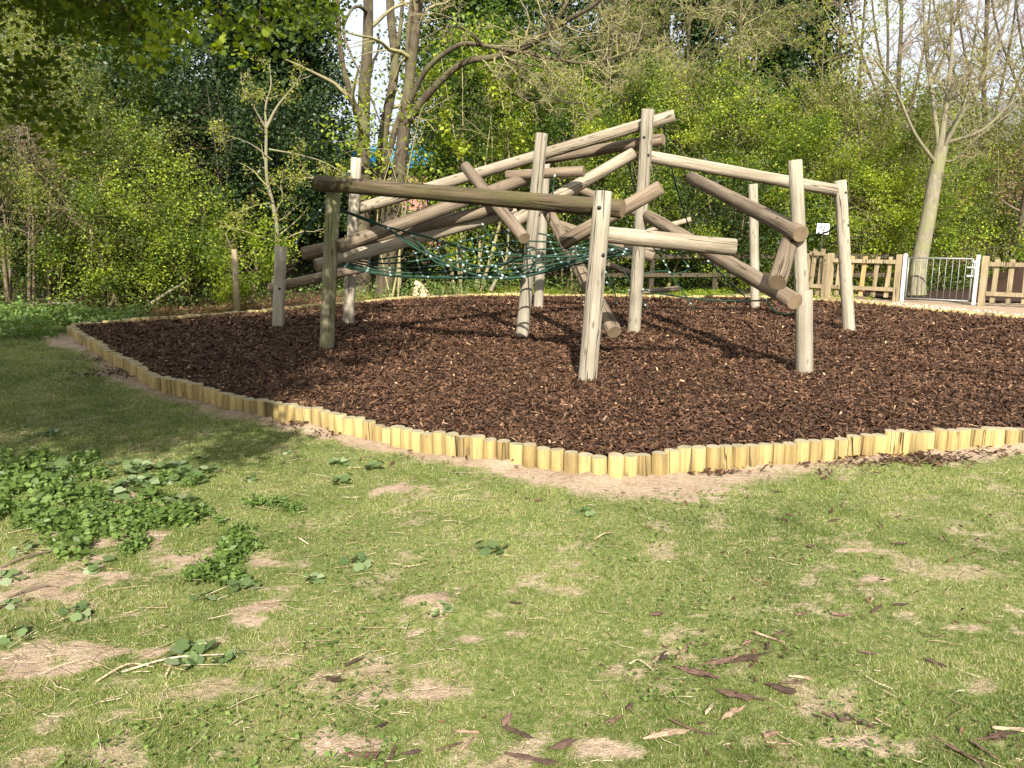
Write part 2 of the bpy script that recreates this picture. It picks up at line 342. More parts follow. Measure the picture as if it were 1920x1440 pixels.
SPOTS = [(G(800, 1140), .22, .16), (G(870, 1190), .32, .12), (G(760, 915), .42, .2), (G(480, 1150), .22, .22), (G(50, 1100), .75, .42), (G(70, 1240), .7, .25), (G(200, 1010), .5, .2), (G(330, 1050), .4, .15),
         (G(820, 1300), .2, .08), (G(230, 935), .35, .2), (G(1180, 1260), .2, .07), (G(1120, 1400), .22, .08), (G(720, 1300), .18, .07), (G(640, 1390), .3, .1),
         (G(1600, 1033), .3, .06), (G(1620, 1085), .3, .07), (G(1560, 1395), .3, .08), (G(1280, 935), .4, .15), (G(520, 1060), .25, .12), (G(1830, 1180), .3, .08), (G(1180, 920), .4, .14), (G(1330, 918), .3, .12)]
def bare(x, y, sd=None):
    if sd is None: sd = sdist(x, y)
    n = fbm(x * 2.3 + 5, y * 2.3, 4); n2 = fbm(x * 6.5, y * 6.5 + 9, 3)
    w = np.where(y < 11, 0.17, 0.28) + 0.32 * (fbm(x * .9 + 3, y * .9, 3) - 0.32)
    w = w + 0.16 * np.exp(-((x - 1.0) ** 2 + (y - 4.9) ** 2) / 0.9)
    strip = 1 / (1 + np.exp((sd - w) / 0.05 - (n2 - .5) * 5))
    sp = np.zeros(np.shape(x))
    for c, rx, ry in SPOTS: sp = np.maximum(sp, np.exp(-((x - c.x) / (rx * .62)) ** 2 - ((y - c.y) / (ry * .7)) ** 2))
    b = np.clip((sp * 1.25 + (n - .5) * 1.5 - 0.45) * 3, 0, 1)
    f = fbm(x * 13, y * 13 + 4, 3); n3 = fbm(x * 3.6 + 11, y * 5.0, 4)
    patch = np.clip((n3 * .62 + f * .45 - 0.60) * 8, 0, 1) * np.clip(1.25 - y / 10, .3, 1)
    b = np.clip((sp * 1.1 + (f - .5) * 1.9 - 0.42) * 2.2, 0, 1)
    gate = np.clip((x - 6.2 + f) * 1.5, 0, 1) * np.clip((y - 12.5), 0, 1)
    return np.clip(np.maximum(np.maximum(np.maximum(strip, b), patch * 0.7), gate), 0, 1)
def gheight(x, y):
    sd = sdist(x, y); h = 0.05 * np.exp(-(np.maximum(sd, 0) / .10) ** 2) * np.clip(fbm(x * 5, y * 5, 3) * 2 - .65, 0, 1) + 0.03 * (fbm(x * .35, y * .35, 3) - .5) + 0.012 * (fbm(x * 3, y * 3, 3) - .5)
    c = G(800, 1138); h = h + 0.045 * np.exp(-((x - c.x) / .12) ** 2 - ((y - c.y) / .12) ** 2) * (0.6 + 0.8 * fbm(x * 22, y * 22, 2))
    c = G(870, 1146); h = h + 0.03 * np.exp(-((x - c.x) / .12) ** 2 - ((y - c.y) / .1) ** 2)
    return h
def nonuni(lo, a, b, hi, st, grow=1.35):
    v = list(np.arange(a, b, st)); s = st; x = v[0]
    while x > lo: s *= grow; x -= s; v.insert(0, max(x, lo))
    s = st; x = v[-1]
    while x < hi: s *= grow; x += s; v.append(min(x, hi))
    return np.array(v)
def grid_mesh(name, xs, ys, zf, mat, attrs=None):
    X, Y = np.meshgrid(xs, ys); nx, ny = len(xs), len(ys)
    V = np.stack([X.ravel(), Y.ravel(), zf(X, Y).ravel()], 1)
    i = (np.arange(ny - 1)[:, None] * nx + np.arange(nx - 1)[None, :]).ravel()
    F = np.stack([i, i + 1, i + nx + 1, i + nx], 1)
    return mkmesh(name, V, F, mat, True, {k: f(X, Y).ravel() for k, f in (attrs or {}).items()})
m = NT('ground_soil_and_turf'); tc = m.n('ShaderNodeTexCoord').outputs['Object']
ba = m.n('ShaderNodeAttribute', attribute_name='bare').outputs['Fac']; wo = m.n('ShaderNodeAttribute', attribute_name='wood').outputs['Fac']
n1 = m.noise(tc, 30, 5, 0.65); n2 = m.noise(tc, 4, 4); n3 = m.noise(tc, 130, 3)
turf = m.ramp(n1, [(0.25, (0.06, 0.085, 0.022)), (0.45, (0.13, 0.165, 0.045)), (0.6, (0.22, 0.22, 0.09)), (0.75, (0.36, 0.29, 0.16))])
soil = m.ramp(m.math('ADD', m.math('MULTIPLY', n1, .6), m.math('MULTIPLY', n2, .4)), [(0.28, (0.22, 0.15, 0.10)), (0.5, (0.37, 0.275, 0.19)), (0.7, (0.50, 0.39, 0.28))])
floor = m.ramp(n1, [(0.3, (0.05, 0.035, 0.02)), (0.55, (0.14, 0.10, 0.055)), (0.75, (0.30, 0.23, 0.13))])
bb = m.ramp(m.math('ADD', ba, m.math('MULTIPLY', m.math('SUBTRACT', n1, 0.5), 0.9)), [(0.2, (0, 0, 0)), (0.8, (1, 1, 1))])
c = m.mix(bb, turf, soil); c = m.mix(wo, c, floor)
vo = m.n('ShaderNodeTexVoronoi'); m.l(tc, vo.inputs['Vector']); vo.inputs['Scale'].default_value = 22
peb = m.ramp(vo.outputs['Distance'], [(0.13, (1, 1, 1)), (0.2, (0, 0, 0))]); gt = m.ramp(m.noise(tc, 11, 2), [(0.55, (0, 0, 0)), (0.6, (1, 1, 1))])
c = m.mix(m.math('MULTIPLY', m.math('MULTIPLY', peb, gt), m.math('MULTIPLY', bb, 0.6)), c, (0.6, 0.5, 0.4))
M['ground'] = m.fin(m.bsdf(c, 0.95, m.math('ADD', n1, m.math('MULTIPLY', n3, 0.5)), 0.9, 0.02, spec=0.1))
def woodland(x, y):
    sd = sdist(x, y); e = y - np.interp(x, [-40, -9, -6.8, -4, 0, 3, 7, 12, 40], [11, 12.5, 12.9, 16.6, 19.2, 20.5, 21, 19.5, 19]) + (fbm(x, y, 3) - .5) * 1.5
    return np.clip(e / 0.8, 0, 1)
xs = nonuni(-150, -7.5, 9.5, 150, 0.05); ys = nonuni(-40, 1.6, 14.0, 250, 0.05)
g = mkobj('ground', grid_mesh('ground', xs, ys, gheight, M['ground'], {'bare': bare, 'wood': woodland})); tag(g, kind='structure')
def mulch_h(x, y):
    d = -sdist(x, y); base = 0.125 + 0.035 * np.clip(d / 1.2, 0, 1) + 0.075 * (fbm(x * 1.1, y * 1.1, 4) - .5) * np.clip(d / .4, 0, 1) + 0.02 * (fbm(x * 9, y * 9, 2) - .5)
    return base
xs = np.arange(-7.2, 10, 0.07); ys = np.arange(4.8, 18.3, 0.07)
X, Y = np.meshgrid(xs, ys); SD = sdist(X, Y); nx = len(xs)
Z = mulch_h(X, Y); ins = SD < -0.0
V = np.stack([X.ravel(), Y.ravel(), Z.ravel()], 1)
ok = (ins[:-1, :-1] & ins[:-1, 1:] & ins[1:, :-1] & ins[1:, 1:]).ravel()
i = (np.arange(len(ys) - 1)[:, None] * nx + np.arange(nx - 1)[None, :]).ravel()[ok]
F = np.stack([i, i + 1, i + nx + 1, i + nx], 1)
used = np.unique(F); remap = np.zeros(len(V), int); remap[used] = np.arange(len(used))
mb = mkobj('mulch_bed', mkmesh('mulch_bed', V[used], remap[F], M['mulch'], True)); tag(mb, kind='structure')

# oriented little quads (leaves, chips, blades)
def quads(C, U, Wv, attr, name, mat, fold=0.0):
    """C centre, U half length vec, Wv half width vec; rhombus-like leaf"""
    N = np.cross(U, Wv); N /= np.linalg.norm(N, axis=1)[:, None] + 1e-9
    f = fold * np.linalg.norm(Wv, axis=1)[:, None] * N
    V = np.stack([C - U, C + Wv + f - U * 0.15, C + U, C - Wv + f - U * 0.15], 1).reshape(-1, 3)
    F = np.arange(len(V)).reshape(-1, 4)
    return mkmesh(name, V, F, mat, False, {'rnd': np.repeat(attr, 4)})
def strips(C, U, Wv, attr, name, mat):
    V = np.stack([C - U - Wv, C - U * .9 + Wv, C + U + Wv * .7, C + U * .85 - Wv], 1).reshape(-1, 3)
    return mkmesh(name, V, np.arange(len(V)).reshape(-1, 4), mat, False, {'rnd': np.repeat(attr, 4)})
def rdirs(n):
    v = R.normal(size=(n, 3)); return v / np.linalg.norm(v, axis=1)[:, None]

# mulch chips
def persp_pts(n, y0, y1, pw, marg, x_lo=-99, x_hi=99):
    u = R.random(n)
    if abs(pw - 1) < 1e-6: Y = y0 * (y1 / y0) ** u
    else: Y = (y0 ** (1 - pw) + u * (y1 ** (1 - pw) - y0 ** (1 - pw))) ** (1 / (1 - pw))
    X = (R.random(n) * 2 - 1) * (0.66 * Y + marg)
    k = (X > x_lo) & (X < x_hi); return X[k], Y[k]
X, Y = persp_pts(520000, 4.8, 18.2, 0.9, 2.8); k = sdist(X, Y) < -0.045; X = X[k]; Y = Y[k]; n = len(X)
L = (.009 + .028 * R.random(n) ** 1.6) * np.clip(Y / 8, 1, 1.6); L[R.random(n) < .04] *= 1.6
Wd = R.uniform(.003, .010, n) * np.clip(Y / 8, .9, 1.6)
a = R.uniform(0, 2 * math.pi, n); tl = R.normal(0, .42, n)
U = np.stack([np.cos(a) * np.cos(tl), np.sin(a) * np.cos(tl), np.sin(tl)], 1)
Nn = np.stack([-np.sin(a), np.cos(a), R.normal(0, .7, n)], 1); Nn /= np.linalg.norm(Nn, axis=1)[:, None]
C = np.stack([X, Y, mulch_h(X, Y) + R.random(n) ** 1.5 * .040 + .002], 1)
tone = np.clip(R.beta(1.5, 2.2, n) * 0.95 + 0.25 * (fbm(X * 1.5, Y * 1.5, 3) - .5), 0, .95); tone = np.clip(tone, 0, .94); k = R.random(n) < .022; tone[k] = R.uniform(.95, 1, k.sum())
ch = mkobj('bark_mulch', strips(C, U * L[:, None], Nn * Wd[:, None], tone, 'bark_mulch', M['chip']))
tag(ch, 'dark reddish brown bark chip mulch filling the play bed', 'bark mulch', kind='stuff')
# mulch spilled outside the edging on the soil
def spill(cx, cy, rx, ry, n):
    x = R.normal(cx, rx, n); y = R.normal(cy, ry, n); return x, y
sx, sy = [], []
for (px, py, rx, ry, n_) in [(250, 700, .35, .22, 500), (210, 672, .25, .25, 260), (580, 800, .14, .05, 120), (640, 815, .25, .06, 90), (1640, 865, .35, .06, 260), (1740, 858, .2, .05, 120), (1340, 888, .10, .03, 60), (1240, 940, .6, .12, 30), (900, 860, .5, .1, 40), (1870, 850, .2, .05, 60), (1500, 885, .5, .1, 40), (1400, 1230, .13, .05, 42), (1450, 1300, .18, .09, 22), (1300, 1300, .3, .15, 20), (1600, 1150, .5, .3, 40), (1300, 1400, .4, .1, 20), (1850, 1400, .15, .08, 16), (1650, 1020, .7, .4, 60), (1000, 1380, .3, .12, 14)]:
    c = G(px, py); x, y = spill(c.x, c.y, rx, ry, n_); sx.append(x); sy.append(y)
X = np.concatenate(sx); Y = np.concatenate(sy); k = sdist(X, Y) > .05; X = X[k]; Y = Y[k]; n = len(X)
a = R.uniform(0, 6.28, n); tl = R.normal(0, .3, n)
U = np.stack([np.cos(a) * np.cos(tl), np.sin(a) * np.cos(tl), np.sin(tl)], 1) * (R.uniform(.008, .026, n) * np.clip(Y / 4.5, .55, 1.2))[:, None]
Nn = np.stack([-np.sin(a), np.cos(a), R.normal(0, .5, n)], 1) * (R.uniform(.0025, .008, n) * np.clip(Y / 4.5, .5, 1.2))[:, None]
tag(mkobj('spilled_bark', strips(np.stack([X, Y, gheight(X, Y) + .012 + R.random(n) * .015], 1), U, Nn, R.random(n) * .6, 'spilled_bark', M['chip'])),
    'loose dark bark chips spilled on the bare soil outside the log edging', 'bark mulch', kind='stuff')

# grass
X, Y = persp_pts(1700000, 1.7, 19.5, 1.35, 2.6); sd = sdist(X, Y); b = bare(X, Y, sd)
k = (sd > .06) & (R.random(len(X)) > np.clip(b * 1.1, 0, .97)) & (woodland(X, Y) < .6); X = X[k]; Y = Y[k]; n = len(X); b = b[k]
s = np.clip(Y / 3.6, .8, 3.2) ** .8; H = R.uniform(.007, .019, n) * .85 * (.5 + 1.1 * fbm(X * 14, Y * 14, 2)) * np.where(R.random(n) < .02, 2.0, 1.0) * s ** .55 * (0.75 + 0.6 * fbm(X * 1.7, Y * 1.7, 3)); wd = R.uniform(.0013, .0026, n) * s
a = R.uniform(0, 6.28, n); ln = np.abs(R.normal(.75, .35, n)); D = np.stack([np.cos(a) * ln, np.sin(a) * ln, np.ones(n)], 1) * H[:, None]
sa = R.uniform(0, 6.28, n); S = np.stack([np.cos(sa), np.sin(sa), np.zeros(n)], 1) * wd[:, None]
C = np.stack([X, Y, gheight(X, Y) - .002], 1)
V = np.stack([C - S, C + S, C + D], 1).reshape(-1, 3)
big = fbm(X * .8 + 4, Y * .8, 3); med = fbm(X * 4, Y * 4, 3)
tone = np.clip(R.beta(2, 2.4, n) * .8 + .05 + (big - .5) * .7 + (med - .5) * .7 + b * .25, 0, .82)
k = R.random(n) < .06 + .26 * np.clip(med * 2 - .75, 0, 1); tone[k] = R.uniform(.84, 1, k.sum())
gr = mkobj('grass', mkmesh('grass', V, np.arange(len(V)).reshape(-1, 3), M['grass'], False, {'rnd': np.repeat(tone, 3)}))
tag(gr, 'short worn lawn grass with straw coloured blades around the bed', 'grass', kind='stuff')
# flattened dry straw and small clover leaves
X, Y = persp_pts(15000, 1.9, 12, 1.6, 2.4); k = (sdist(X, Y) > .1); X = X[k]; Y = Y[k]
lft = (X < -.2) & (Y > 2.4); k = (R.random(len(X)) < np.where(lft, .5, .22)); X = X[k]; Y = Y[k]; n = len(X)
lines = []
VV = []; FF = []; at = []; q = 0; GZ = gheight(X, Y)
for i in range(n):
    a = rnd.uniform(0, 6.28); Ls = (.008 + .05 * rnd.random() ** 2.2) * (1.5 if X[i] < -.2 else 1); c = rnd.uniform(-.25, .25); z = float(GZ[i]) + .018
    pts = [(X[i] + math.cos(a + c * t) * Ls * t, Y[i] + math.sin(a + c * t) * Ls * t, z + .006 * math.sin(3 * t)) for t in (-1, 0, 1)]
    v, f = tube(pts, [rnd.uniform(.0007, .0018)] * 3, 3); VV.append(v); FF.append(f + q); q += len(v); at += [rnd.random()] * len(v)
tag(mkobj('dry_stalks', mkmesh('dry_stalks', np.concatenate(VV), np.concatenate(FF), M['straw'], True, {'rnd': at})), 'scattered dry straw and thin stalks lying on the lawn', 'straw', kind='stuff')
X, Y = persp_pts(15000, 1.9, 9, 1.5, 2.4); sd = sdist(X, Y); k = (sd > .2) & (fbm(X * 1.9 + 8, Y * 1.9, 3) > .60); X = X[k]; Y = Y[k]; n = len(X)
a = R.uniform(0, 6.28, n); U = np.stack([np.cos(a), np.sin(a), R.normal(0, .25, n)], 1) * R.uniform(.006, .014, n)[:, None]
Wv = np.stack([-np.sin(a), np.cos(a), R.normal(0, .25, n)], 1) * R.uniform(.005, .010, n)[:, None]
tag(mkobj('lawn_weeds', quads(np.stack([X, Y, gheight(X, Y) + R.uniform(.015, .03, n)], 1), U, Wv, R.random(n), 'lawn_weeds', M['nettle'], .2)), 'small clover and creeping weed leaves growing among the lawn grass', 'lawn weeds', kind='stuff')

# ------------------------------------------------------------------ log edging
def log_mesh(name, L, r0, r1, mats, sides=22, nseg=None, bev=.008, seed=0, wob=.02, bend=0.0, skew=0.0):
    rg = random.Random(seed); nseg = nseg or max(2, int(L / .35))
    ph = [rg.uniform(0, 6.28) for _ in range(4)]
    zs = [0.0, bev] + [bev + (L - 2 * bev) * i / nseg for i in range(1, nseg)] + [L - bev, L]
    V = []; F = []; sm = []; mi = []
    for j, z in enumerate(zs):
        t = z / L; r = r0 + (r1 - r0) * t
        if j == 0 or j == len(zs) - 1: r -= bev
        ox = bend * math.sin(math.pi * t) * math.cos(ph[0]); oy = bend * math.sin(math.pi * t) * math.sin(ph[0])
        for i in range(sides):
            a = 2 * math.pi * i / sides
            rr = r * (1 + wob * math.sin(2 * a + ph[1] + z * 1.3) + wob * .6 * math.sin(3 * a + ph[2] - z * 2.1) + wob * .5 * math.sin(z * 7 + ph[3]))
            zz = z + skew * rr * math.cos(a) if j >= len(zs) - 2 else z
            V.append((ox + rr * math.cos(a), oy + rr * math.sin(a), zz))
    for j in range(len(zs) - 1):
        for i in range(sides):
            i2 = (i + 1) % sides; F.append([j * sides + i, j * sides + i2, (j + 1) * sides + i2, (j + 1) * sides + i]); sm.append(True); mi.append(0)
    F.append(list(range(sides))[::-1]); F.append([(len(zs) - 1) * sides + i for i in range(sides)]); sm += [False, False]; mi += [1, 1]
    return mkmesh(name, V, F, mats, sm, mi=mi)
EM = [[log_mesh('edging_log', .27 + rnd.uniform(-.01, .01), .05, .049, [M[k], M['yend']], 16, 2, .004, s, .05, skew=rnd.uniform(-.10, .10)) for s in range(5)] for k in ('yellow', 'yellow2')]
def walk(pts, step):
    out = []; carry = 0.0
    for a, b in zip(pts[:-1], pts[1:]):
        L = (b - a).length; d = (b - a).normalized(); t = carry
        while t < L: out.append(a + d * t); t += step
        carry = t - L
    return out
runs = [(BED[25:] + [BED[0]], .102, 'short upright yellow log in the near left run of the bed edging'),
        (BED[0:4], .102, 'short upright yellow log in the near right run of the bed edging'),
        (BED[7:26], .142, 'short upright log in the far edging behind the mulch bed')]
cnt = 0
for ri, (pts, st, lab) in enumerate(runs):
    pts = [Vector((p.x, p.y, 0)) for p in pts]; W_ = walk(pts, st)
    for i, p in enumerate(W_):
        corner = ri == 1 and i == 0
        if ri == 1 and p.x > 6.3: continue
        stained = rnd.random() < (.55 if ri == 1 and i < 12 else .25); me = EM[1 if stained and not corner else 0][rnd.randrange(5)]
        o = mkobj('edging_log', me); cnt += 1
        top = .150 + .012 * math.sin(i * .35) + rnd.uniform(-.008, .008) + (.045 if ri == 2 else 0) + (.01 if corner else 0)
        s = rnd.uniform(.99, 1.10) * (1.34 if ri == 2 else 1)
        o.location = (p.x + rnd.uniform(-.004, .004), p.y + rnd.uniform(-.006, .006), top - .27); o.scale = (s, s, 1)
        o.rotation_euler = (rnd.uniform(-.03, .03), rnd.uniform(-.03, .03), rnd.uniform(0, 6.28))
        if corner: tag(o, 'pale yellow log standing at the near corner of the bed edging', 'edging log', 'logs edging the mulch bed')
        else: tag(o, lab, 'edging log', 'logs edging the mulch bed, ' + ['near left run', 'near right run', 'far run'][ri])
print('edging', cnt)

# ------------------------------------------------------------------ the climbing frame
FR = empty('climbing_frame', (1.0, 10.5, 0)); FRI = Matrix.Translation((-1.0, -10.5, 0))
tag(FR, 'weathered timber climbing frame of leaning posts, criss-crossed logs and green rope net', 'climbing frame')
def add_log(name, a, b, d0, d1, mat, label=None, sides=24, bend=0.0, skew=0.0, wob=.02, parent=FR):
    a = Vector(a); b = Vector(b); L = (b - a).length
    o = mkobj(name, log_mesh(name, L, d0 / 2, d1 / 2, [M[mat], M['end']], sides, None, .007, rnd.randrange(9999), wob, bend, skew), parent)
    o.rotation_mode = 'QUATERNION'; q = (b - a).to_track_quat('Z', 'Y'); o.rotation_quaternion = q
    o.location = a - Vector((1.0, 10.5, 0))
    if label: o['label'] = label
    return o
def bolt(post, p, nrm=(0, -1, 0), r=.016):
    """p world point on the surface"""
    b = MB(); 
    for rr, z0, z1 in ((r * 1.25, -.012, .003), (r * .6, .003, .007)):
        b.tube([(0, 0, z0), (0, 0, z1)], [rr, rr], 12)
    o = b.build('bolt', M['bolt'], post)
    w = Matrix.Translation(FR.location) @ (Matrix.Translation(post.location) @ post.rotation_quaternion.to_matrix().to_4x4())
    q = Vector(nrm).to_track_quat('Z', 'Y').to_matrix().to_4x4()
    o.matrix_local = w.inverted() @ (Matrix.Translation(p) @ q)
POSTS = {}
def post(key, base, top, Y, d0, d1, mat, label=None, zb=.15, bolts=(), Yt=None):
    b = G(base[0], base[1], zb) if Y is None else P(base[0], base[1], Y); Yt = Yt or b.y
    t = P(top[0], top[1], Yt); dr = (b - t).normalized(); b2 = b + dr * .35
    o = add_log('post', b2, t, d0, d1, mat, label, wob=.015)
    o['r'] = 0; del o['r']
    POSTS[key] = (b, t, (d0 + d1) / 4)
    for px, py in bolts:
        k = (py - top[1]) / (base[1] - top[1]); yc = t.y + (b.y - t.y) * k; r = (d1 + (d0 - d1) * k) / 2
        c = t + (b - t) * k
        p0 = P(px, py, yc); dx = p0.x - c.x; dx = max(-r * .9, min(r * .9, dx)); dy = math.sqrt(r * r - dx * dx)
        p = Vector((c.x + dx, yc - dy, p0.z - .06 * dy)); bolt(o, p + Vector((0, -.001, 0)), (dx / r, -dy / r, 0))
    return o
post('A', (1101, 716), (1131, 358), None, .185, .170, 'post', 'near middle leaning post', bolts=((1122, 389), (1129, 477)))
# the near right post in two lengths: a wide lower sleeve and a thinner top
bB = G(1511, 699, .15)
post('B', (1511, 699), (1491, 300), None, .15, .13, 'post', 'near right post set in a thicker lower log')
jb = P(1508, 543, bB.y); o = add_log('post_sleeve', bB + Vector((-.005, -.02, -.3)), jb + Vector((-.008, -.02, 0)), .178, .172, 'post', 'thicker lower sleeve of the near right post')
post('C', (1592, 622), (1575, 338), None, .175, .165, 'post', bolts=((1582, 361), (1587, 422)))
post('D', (1188, 625), (1215, 205), None, .19, .17, 'post', 'tallest post of the frame', bolts=((1214, 291), (1206, 258)))
post('E', (978, 635), (1016, 250), None, .175, .16, 'post', bolts=((1011, 403),))
post('F', (1009, 580), (1023, 300), None, .18, .17, 'post')
post('G', (612, 658), (625, 358), None, .175, .17, 'green', 'green algae-covered front left post')
post('H', (653, 610), (668, 296), None, .17, .16, 'post')
post('I', (521, 618), (527, 462), None, .17, .165, 'post', 'short stub post at far left', bolts=((527, 540),))
post('J', (1416, 580), (1412, 345), None, .17, .16, 'post')
def beam(p0, Y0, p1, Y1, d0, d1, mat, label=None, **k):
    return add_log('beam', P(p0[0], p0[1], Y0), P(p1[0], p1[1], Y1), d0, d1, mat, label, **k)
YA = POSTS['A'][0].y; YB = POSTS['B'][0].y; YC = POSTS['C'][0].y; YD = POSTS['D'][0].y; YE = POSTS['E'][0].y; YG = POSTS['G'][0].y; YH = POSTS['H'][0].y; YI = POSTS['I'][0].y; YF = POSTS['F'][0].y; YJ = POSTS['J'][0].y
mo = beam((594, 343), YG - .05, (1168, 392), YA + .18, .175, .172, 'mossy', 'long dark mossy top beam')
beam((668, 393), YH + .16, (1265, 216), YD + .19, .17, .165, 'pale', 'long pale rising top beam')
beam((1008, 300), YD + 1.4, (1244, 261), YD + .05 + .19, .16, .165, 'brown')
beam((872, 312), YE + .75, (983, 447), YE - .9, .15, .155, 'brown')
beam((1187, 288), YD + .22, (958, 419), YE + .1, .17, .175, 'pale')
beam((950, 329), YE + .5, (1095, 321), YE + .1, .13, .14, 'brown')
beam((1215, 405), YD - .05, (1491, 566), YB - .22, .17, .172, 'brown')
beam((1128, 439), YA + .17, (1379, 464), YA + .28, .155, .165, 'pale', 'pale cut-ended beam bolted to the near middle post', skew=.1)
beam((1055, 456), 8.75, (1240, 351), 8.35, .165, .15, 'brown')
beam((1028, 398), YE + .5, (1152, 623), 8.95, .165, .172, 'brown')
beam((1296, 333), YD - .3, (1502, 439), YB - .16, .165, .165, 'brown')
beam((1481, 450), YB + .10, (1457, 530), YB - .50, .17, .175, 'brown', 'short hanging log between two sloping beams')
beam((1196, 290), YD + .19, (1568, 357), YC - .02, .165, .17, 'pale')
beam((634, 463), YG - .06, (985, 335), YE + .5, .165, .16, 'brown')
beam((567, 476), YG + .3, (958, 385), YE + .35, .15, .16, 'brown')
beam((592, 498), YG + .19, (966, 398), YE + .6, .16, .14, 'pale')
beam((505, 541), YI + .19, (690, 500), YH - .3, .15, .14, 'brown')
beam((1040, 419), 12.6, (1226, 483), 12.1, .15, .155, 'brown')
beam((1083, 353), 14.2, (1196, 400), 14.0, .13, .13, 'brown')
beam((1213, 434), 14.5, (1296, 411), 14.2, .085, .09, 'pale')
beam((1205, 467), 14.0, (1236, 466), 13.8, .085, .085, 'pale')
beam((1180, 550), 13.8, (1272, 541), 14.4, .09, .10, 'brown')
beam((1128, 490), 13.6, (1182, 512), 13.8, .10, .10, 'brown')

conn_me = None
def connector(parent, p, d, s=1.0):
    global conn_me
    if conn_me is None:
        b = MB(); b.tube([(0, 0, -.02), (0, 0, -.012), (0, 0, .012), (0, 0, .02)], [.011, .015, .015, .011], 8)
        conn_me = mkmesh('connector', b.V, b.F, M['conn'], b.S)
    o = mkobj('connector', conn_me, parent); o.rotation_mode = 'QUATERNION'; o.rotation_quaternion = Vector(d).to_track_quat('Z', 'Y'); o.location = Vector(p) - FR.location; o.scale = (s, s, s)
def rope(ctrl, r=.009, conns=(), name='rope', ends=True):
    pts = catmull([P(*c) for c in ctrl], 6); off = FR.location
    b = MB(); b.tube([p - off for p in pts], r * 1.2, 6); o = b.build(name, M['rope'], FR)
    ks = list(conns) + ([0.02, .98] if ends else [])
    for t in ks:
        i = min(len(pts) - 2, int(t * (len(pts) - 1))); connector(o, pts[i], pts[i + 1] - pts[i])
    return o
# the net: lengthwise and cross ropes in one part, each connector a sub-part
front = [(636, 499, 9.6), (720, 515, 9.55), (830, 520, 9.45), (930, 521, 9.3), (1000, 515, 9.2), (1075, 497, 9.1), (1182, 474, 9.0)]
back = [(650, 484, 10.4), (720, 485, 10.5), (800, 470, 10.6), (885, 448, 10.7), (965, 434, 10.8), (1035, 443, 10.8), (1075, 462, 10.7)]
NL = 8; NC = 12
fp = catmull([P(*c) for c in front], 8); bp = catmull([P(*c) for c in back], 8)
net = []; 
for j in range(NL):
    t = j / (NL - 1); row = []
    for i in range(len(fp)):
        p = fp[i].lerp(bp[i], t); s = math.sin(math.pi * t) * math.sin(math.pi * i / (len(fp) - 1)); p.z -= .16 * s; row.append(p)
    net.append(row)
b = MB()
for row in net: b.tube([p - FR.location for p in row], .0115, 6)
ci = [int(round(1 + (len(fp) - 3) * (i / (NC - 1)))) for i in range(NC)]
for i in ci: b.tube([net[j][i] - FR.location + Vector((0, 0, -.006)) for j in range(NL)], .010, 6)
NET = b.build('climbing_net', M['rope'], FR)
for i in ci:
    for j in range(NL): connector(NET, net[j][i], net[j][min(i + 1, len(fp) - 1)] - net[j][i], .8)
rope([(634, 391, 9.75), (717, 423, 9.7), (775, 463, 9.6), (855, 502, 9.4), (900, 517, 9.2), (960, 522, 9.1), (1010, 512, 9.0), (1095, 482, 8.9), (1158, 466, 8.9)], .011, (.15, .3, .42, .5, .55, .6, .7, .85))
rope([(634, 391, 9.8), (700, 418, 9.8), (795, 443, 9.7), (880, 467, 9.6), (945, 475, 9.5), (1010, 481, 9.3), (1085, 480, 9.2), (1155, 470, 9.1)], .011, (.2, .35, .5, .6, .72, .9))
rope([(720, 425, 9.7), (790, 466, 9.6), (845, 488, 9.5), (930, 500, 9.3), (985, 475, 9.1)], .009, (.3, .5, .7))
rope([(772, 443, 9.6), (800, 470, 9.5), (815, 490, 9.4), (845, 500, 9.4)], .009, (.5,))
rope([(860, 462, 9.6), (862, 485, 9.5), (870, 500, 9.4)], .008, (.5,)); rope([(942, 476, 9.5), (930, 500, 9.3), (945, 520, 9.2)], .009, (.5,))
rope([(1010, 481, 9.3), (992, 507, 9.2), (975, 522, 9.2)], .009, (.5,)); rope([(905, 421, 10.7), (925, 455, 10.5), (945, 477, 10.2)], .008, (.5,))
rope([(885, 448, 10.7), (888, 472, 10.3), (905, 492, 10.0)], .008, (.5,)); rope([(950, 432, 10.8), (962, 452, 10.5), (972, 475, 10.1)], .008, (.5,))
rope([(1075, 462, 10.7), (1120, 455, 10.8), (1185, 470, 10.9)], .008); rope([(1040, 440, 10.8), (1100, 445, 10.9), (1185, 478, 11.2)], .008)
rope([(655, 322, YH - .1), (600, 395, YH - .3), (546, 468, YI)], .011, (.5,))
rope([(1243, 235, YD + .3), (1263, 330, YD + .8), (1290, 420, 13.4), (1304, 447, 13.6)], .010, (.95,))
rope([(1178, 300, 12.4), (1186, 340, 12.4), (1198, 372, 12.4)], .008)
rope([(1206, 543, YD - .1), (1265, 555, 12.2), (1340, 563, 12.4), (1405, 564, 12.0), (1440, 562, 11.0), (1470, 552, 9.4)], .0105, (.06,))
rope([(1438, 564, 11.0), (1452, 583, 10.2), (1475, 590, 9.4), (1497, 586, YB + .05)], .0105)
rope([(1328, 490, 10.1), (1365, 525, 11.2), (1403, 562, 12.2)], .009)
rope([(1200, 440, 13.2), (1235, 476, 13.2), (1262, 520, 13.2), (1302, 580, 12.6)], .009, (.45, .5))
rope([(1232, 468, 13.3), (1258, 478, 13.3), (1288, 468, 13.3)], .009, (.5,)); rope([(1270, 468, 13.3), (1280, 485, 13.2), (1292, 502, 13.1)], .009)
rope([(1205, 512, 13.2), (1245, 508, 13.2), (1265, 513, 13.2), (1300, 503, 13.1), (1328, 489, 10.2)], .009, (.4,))
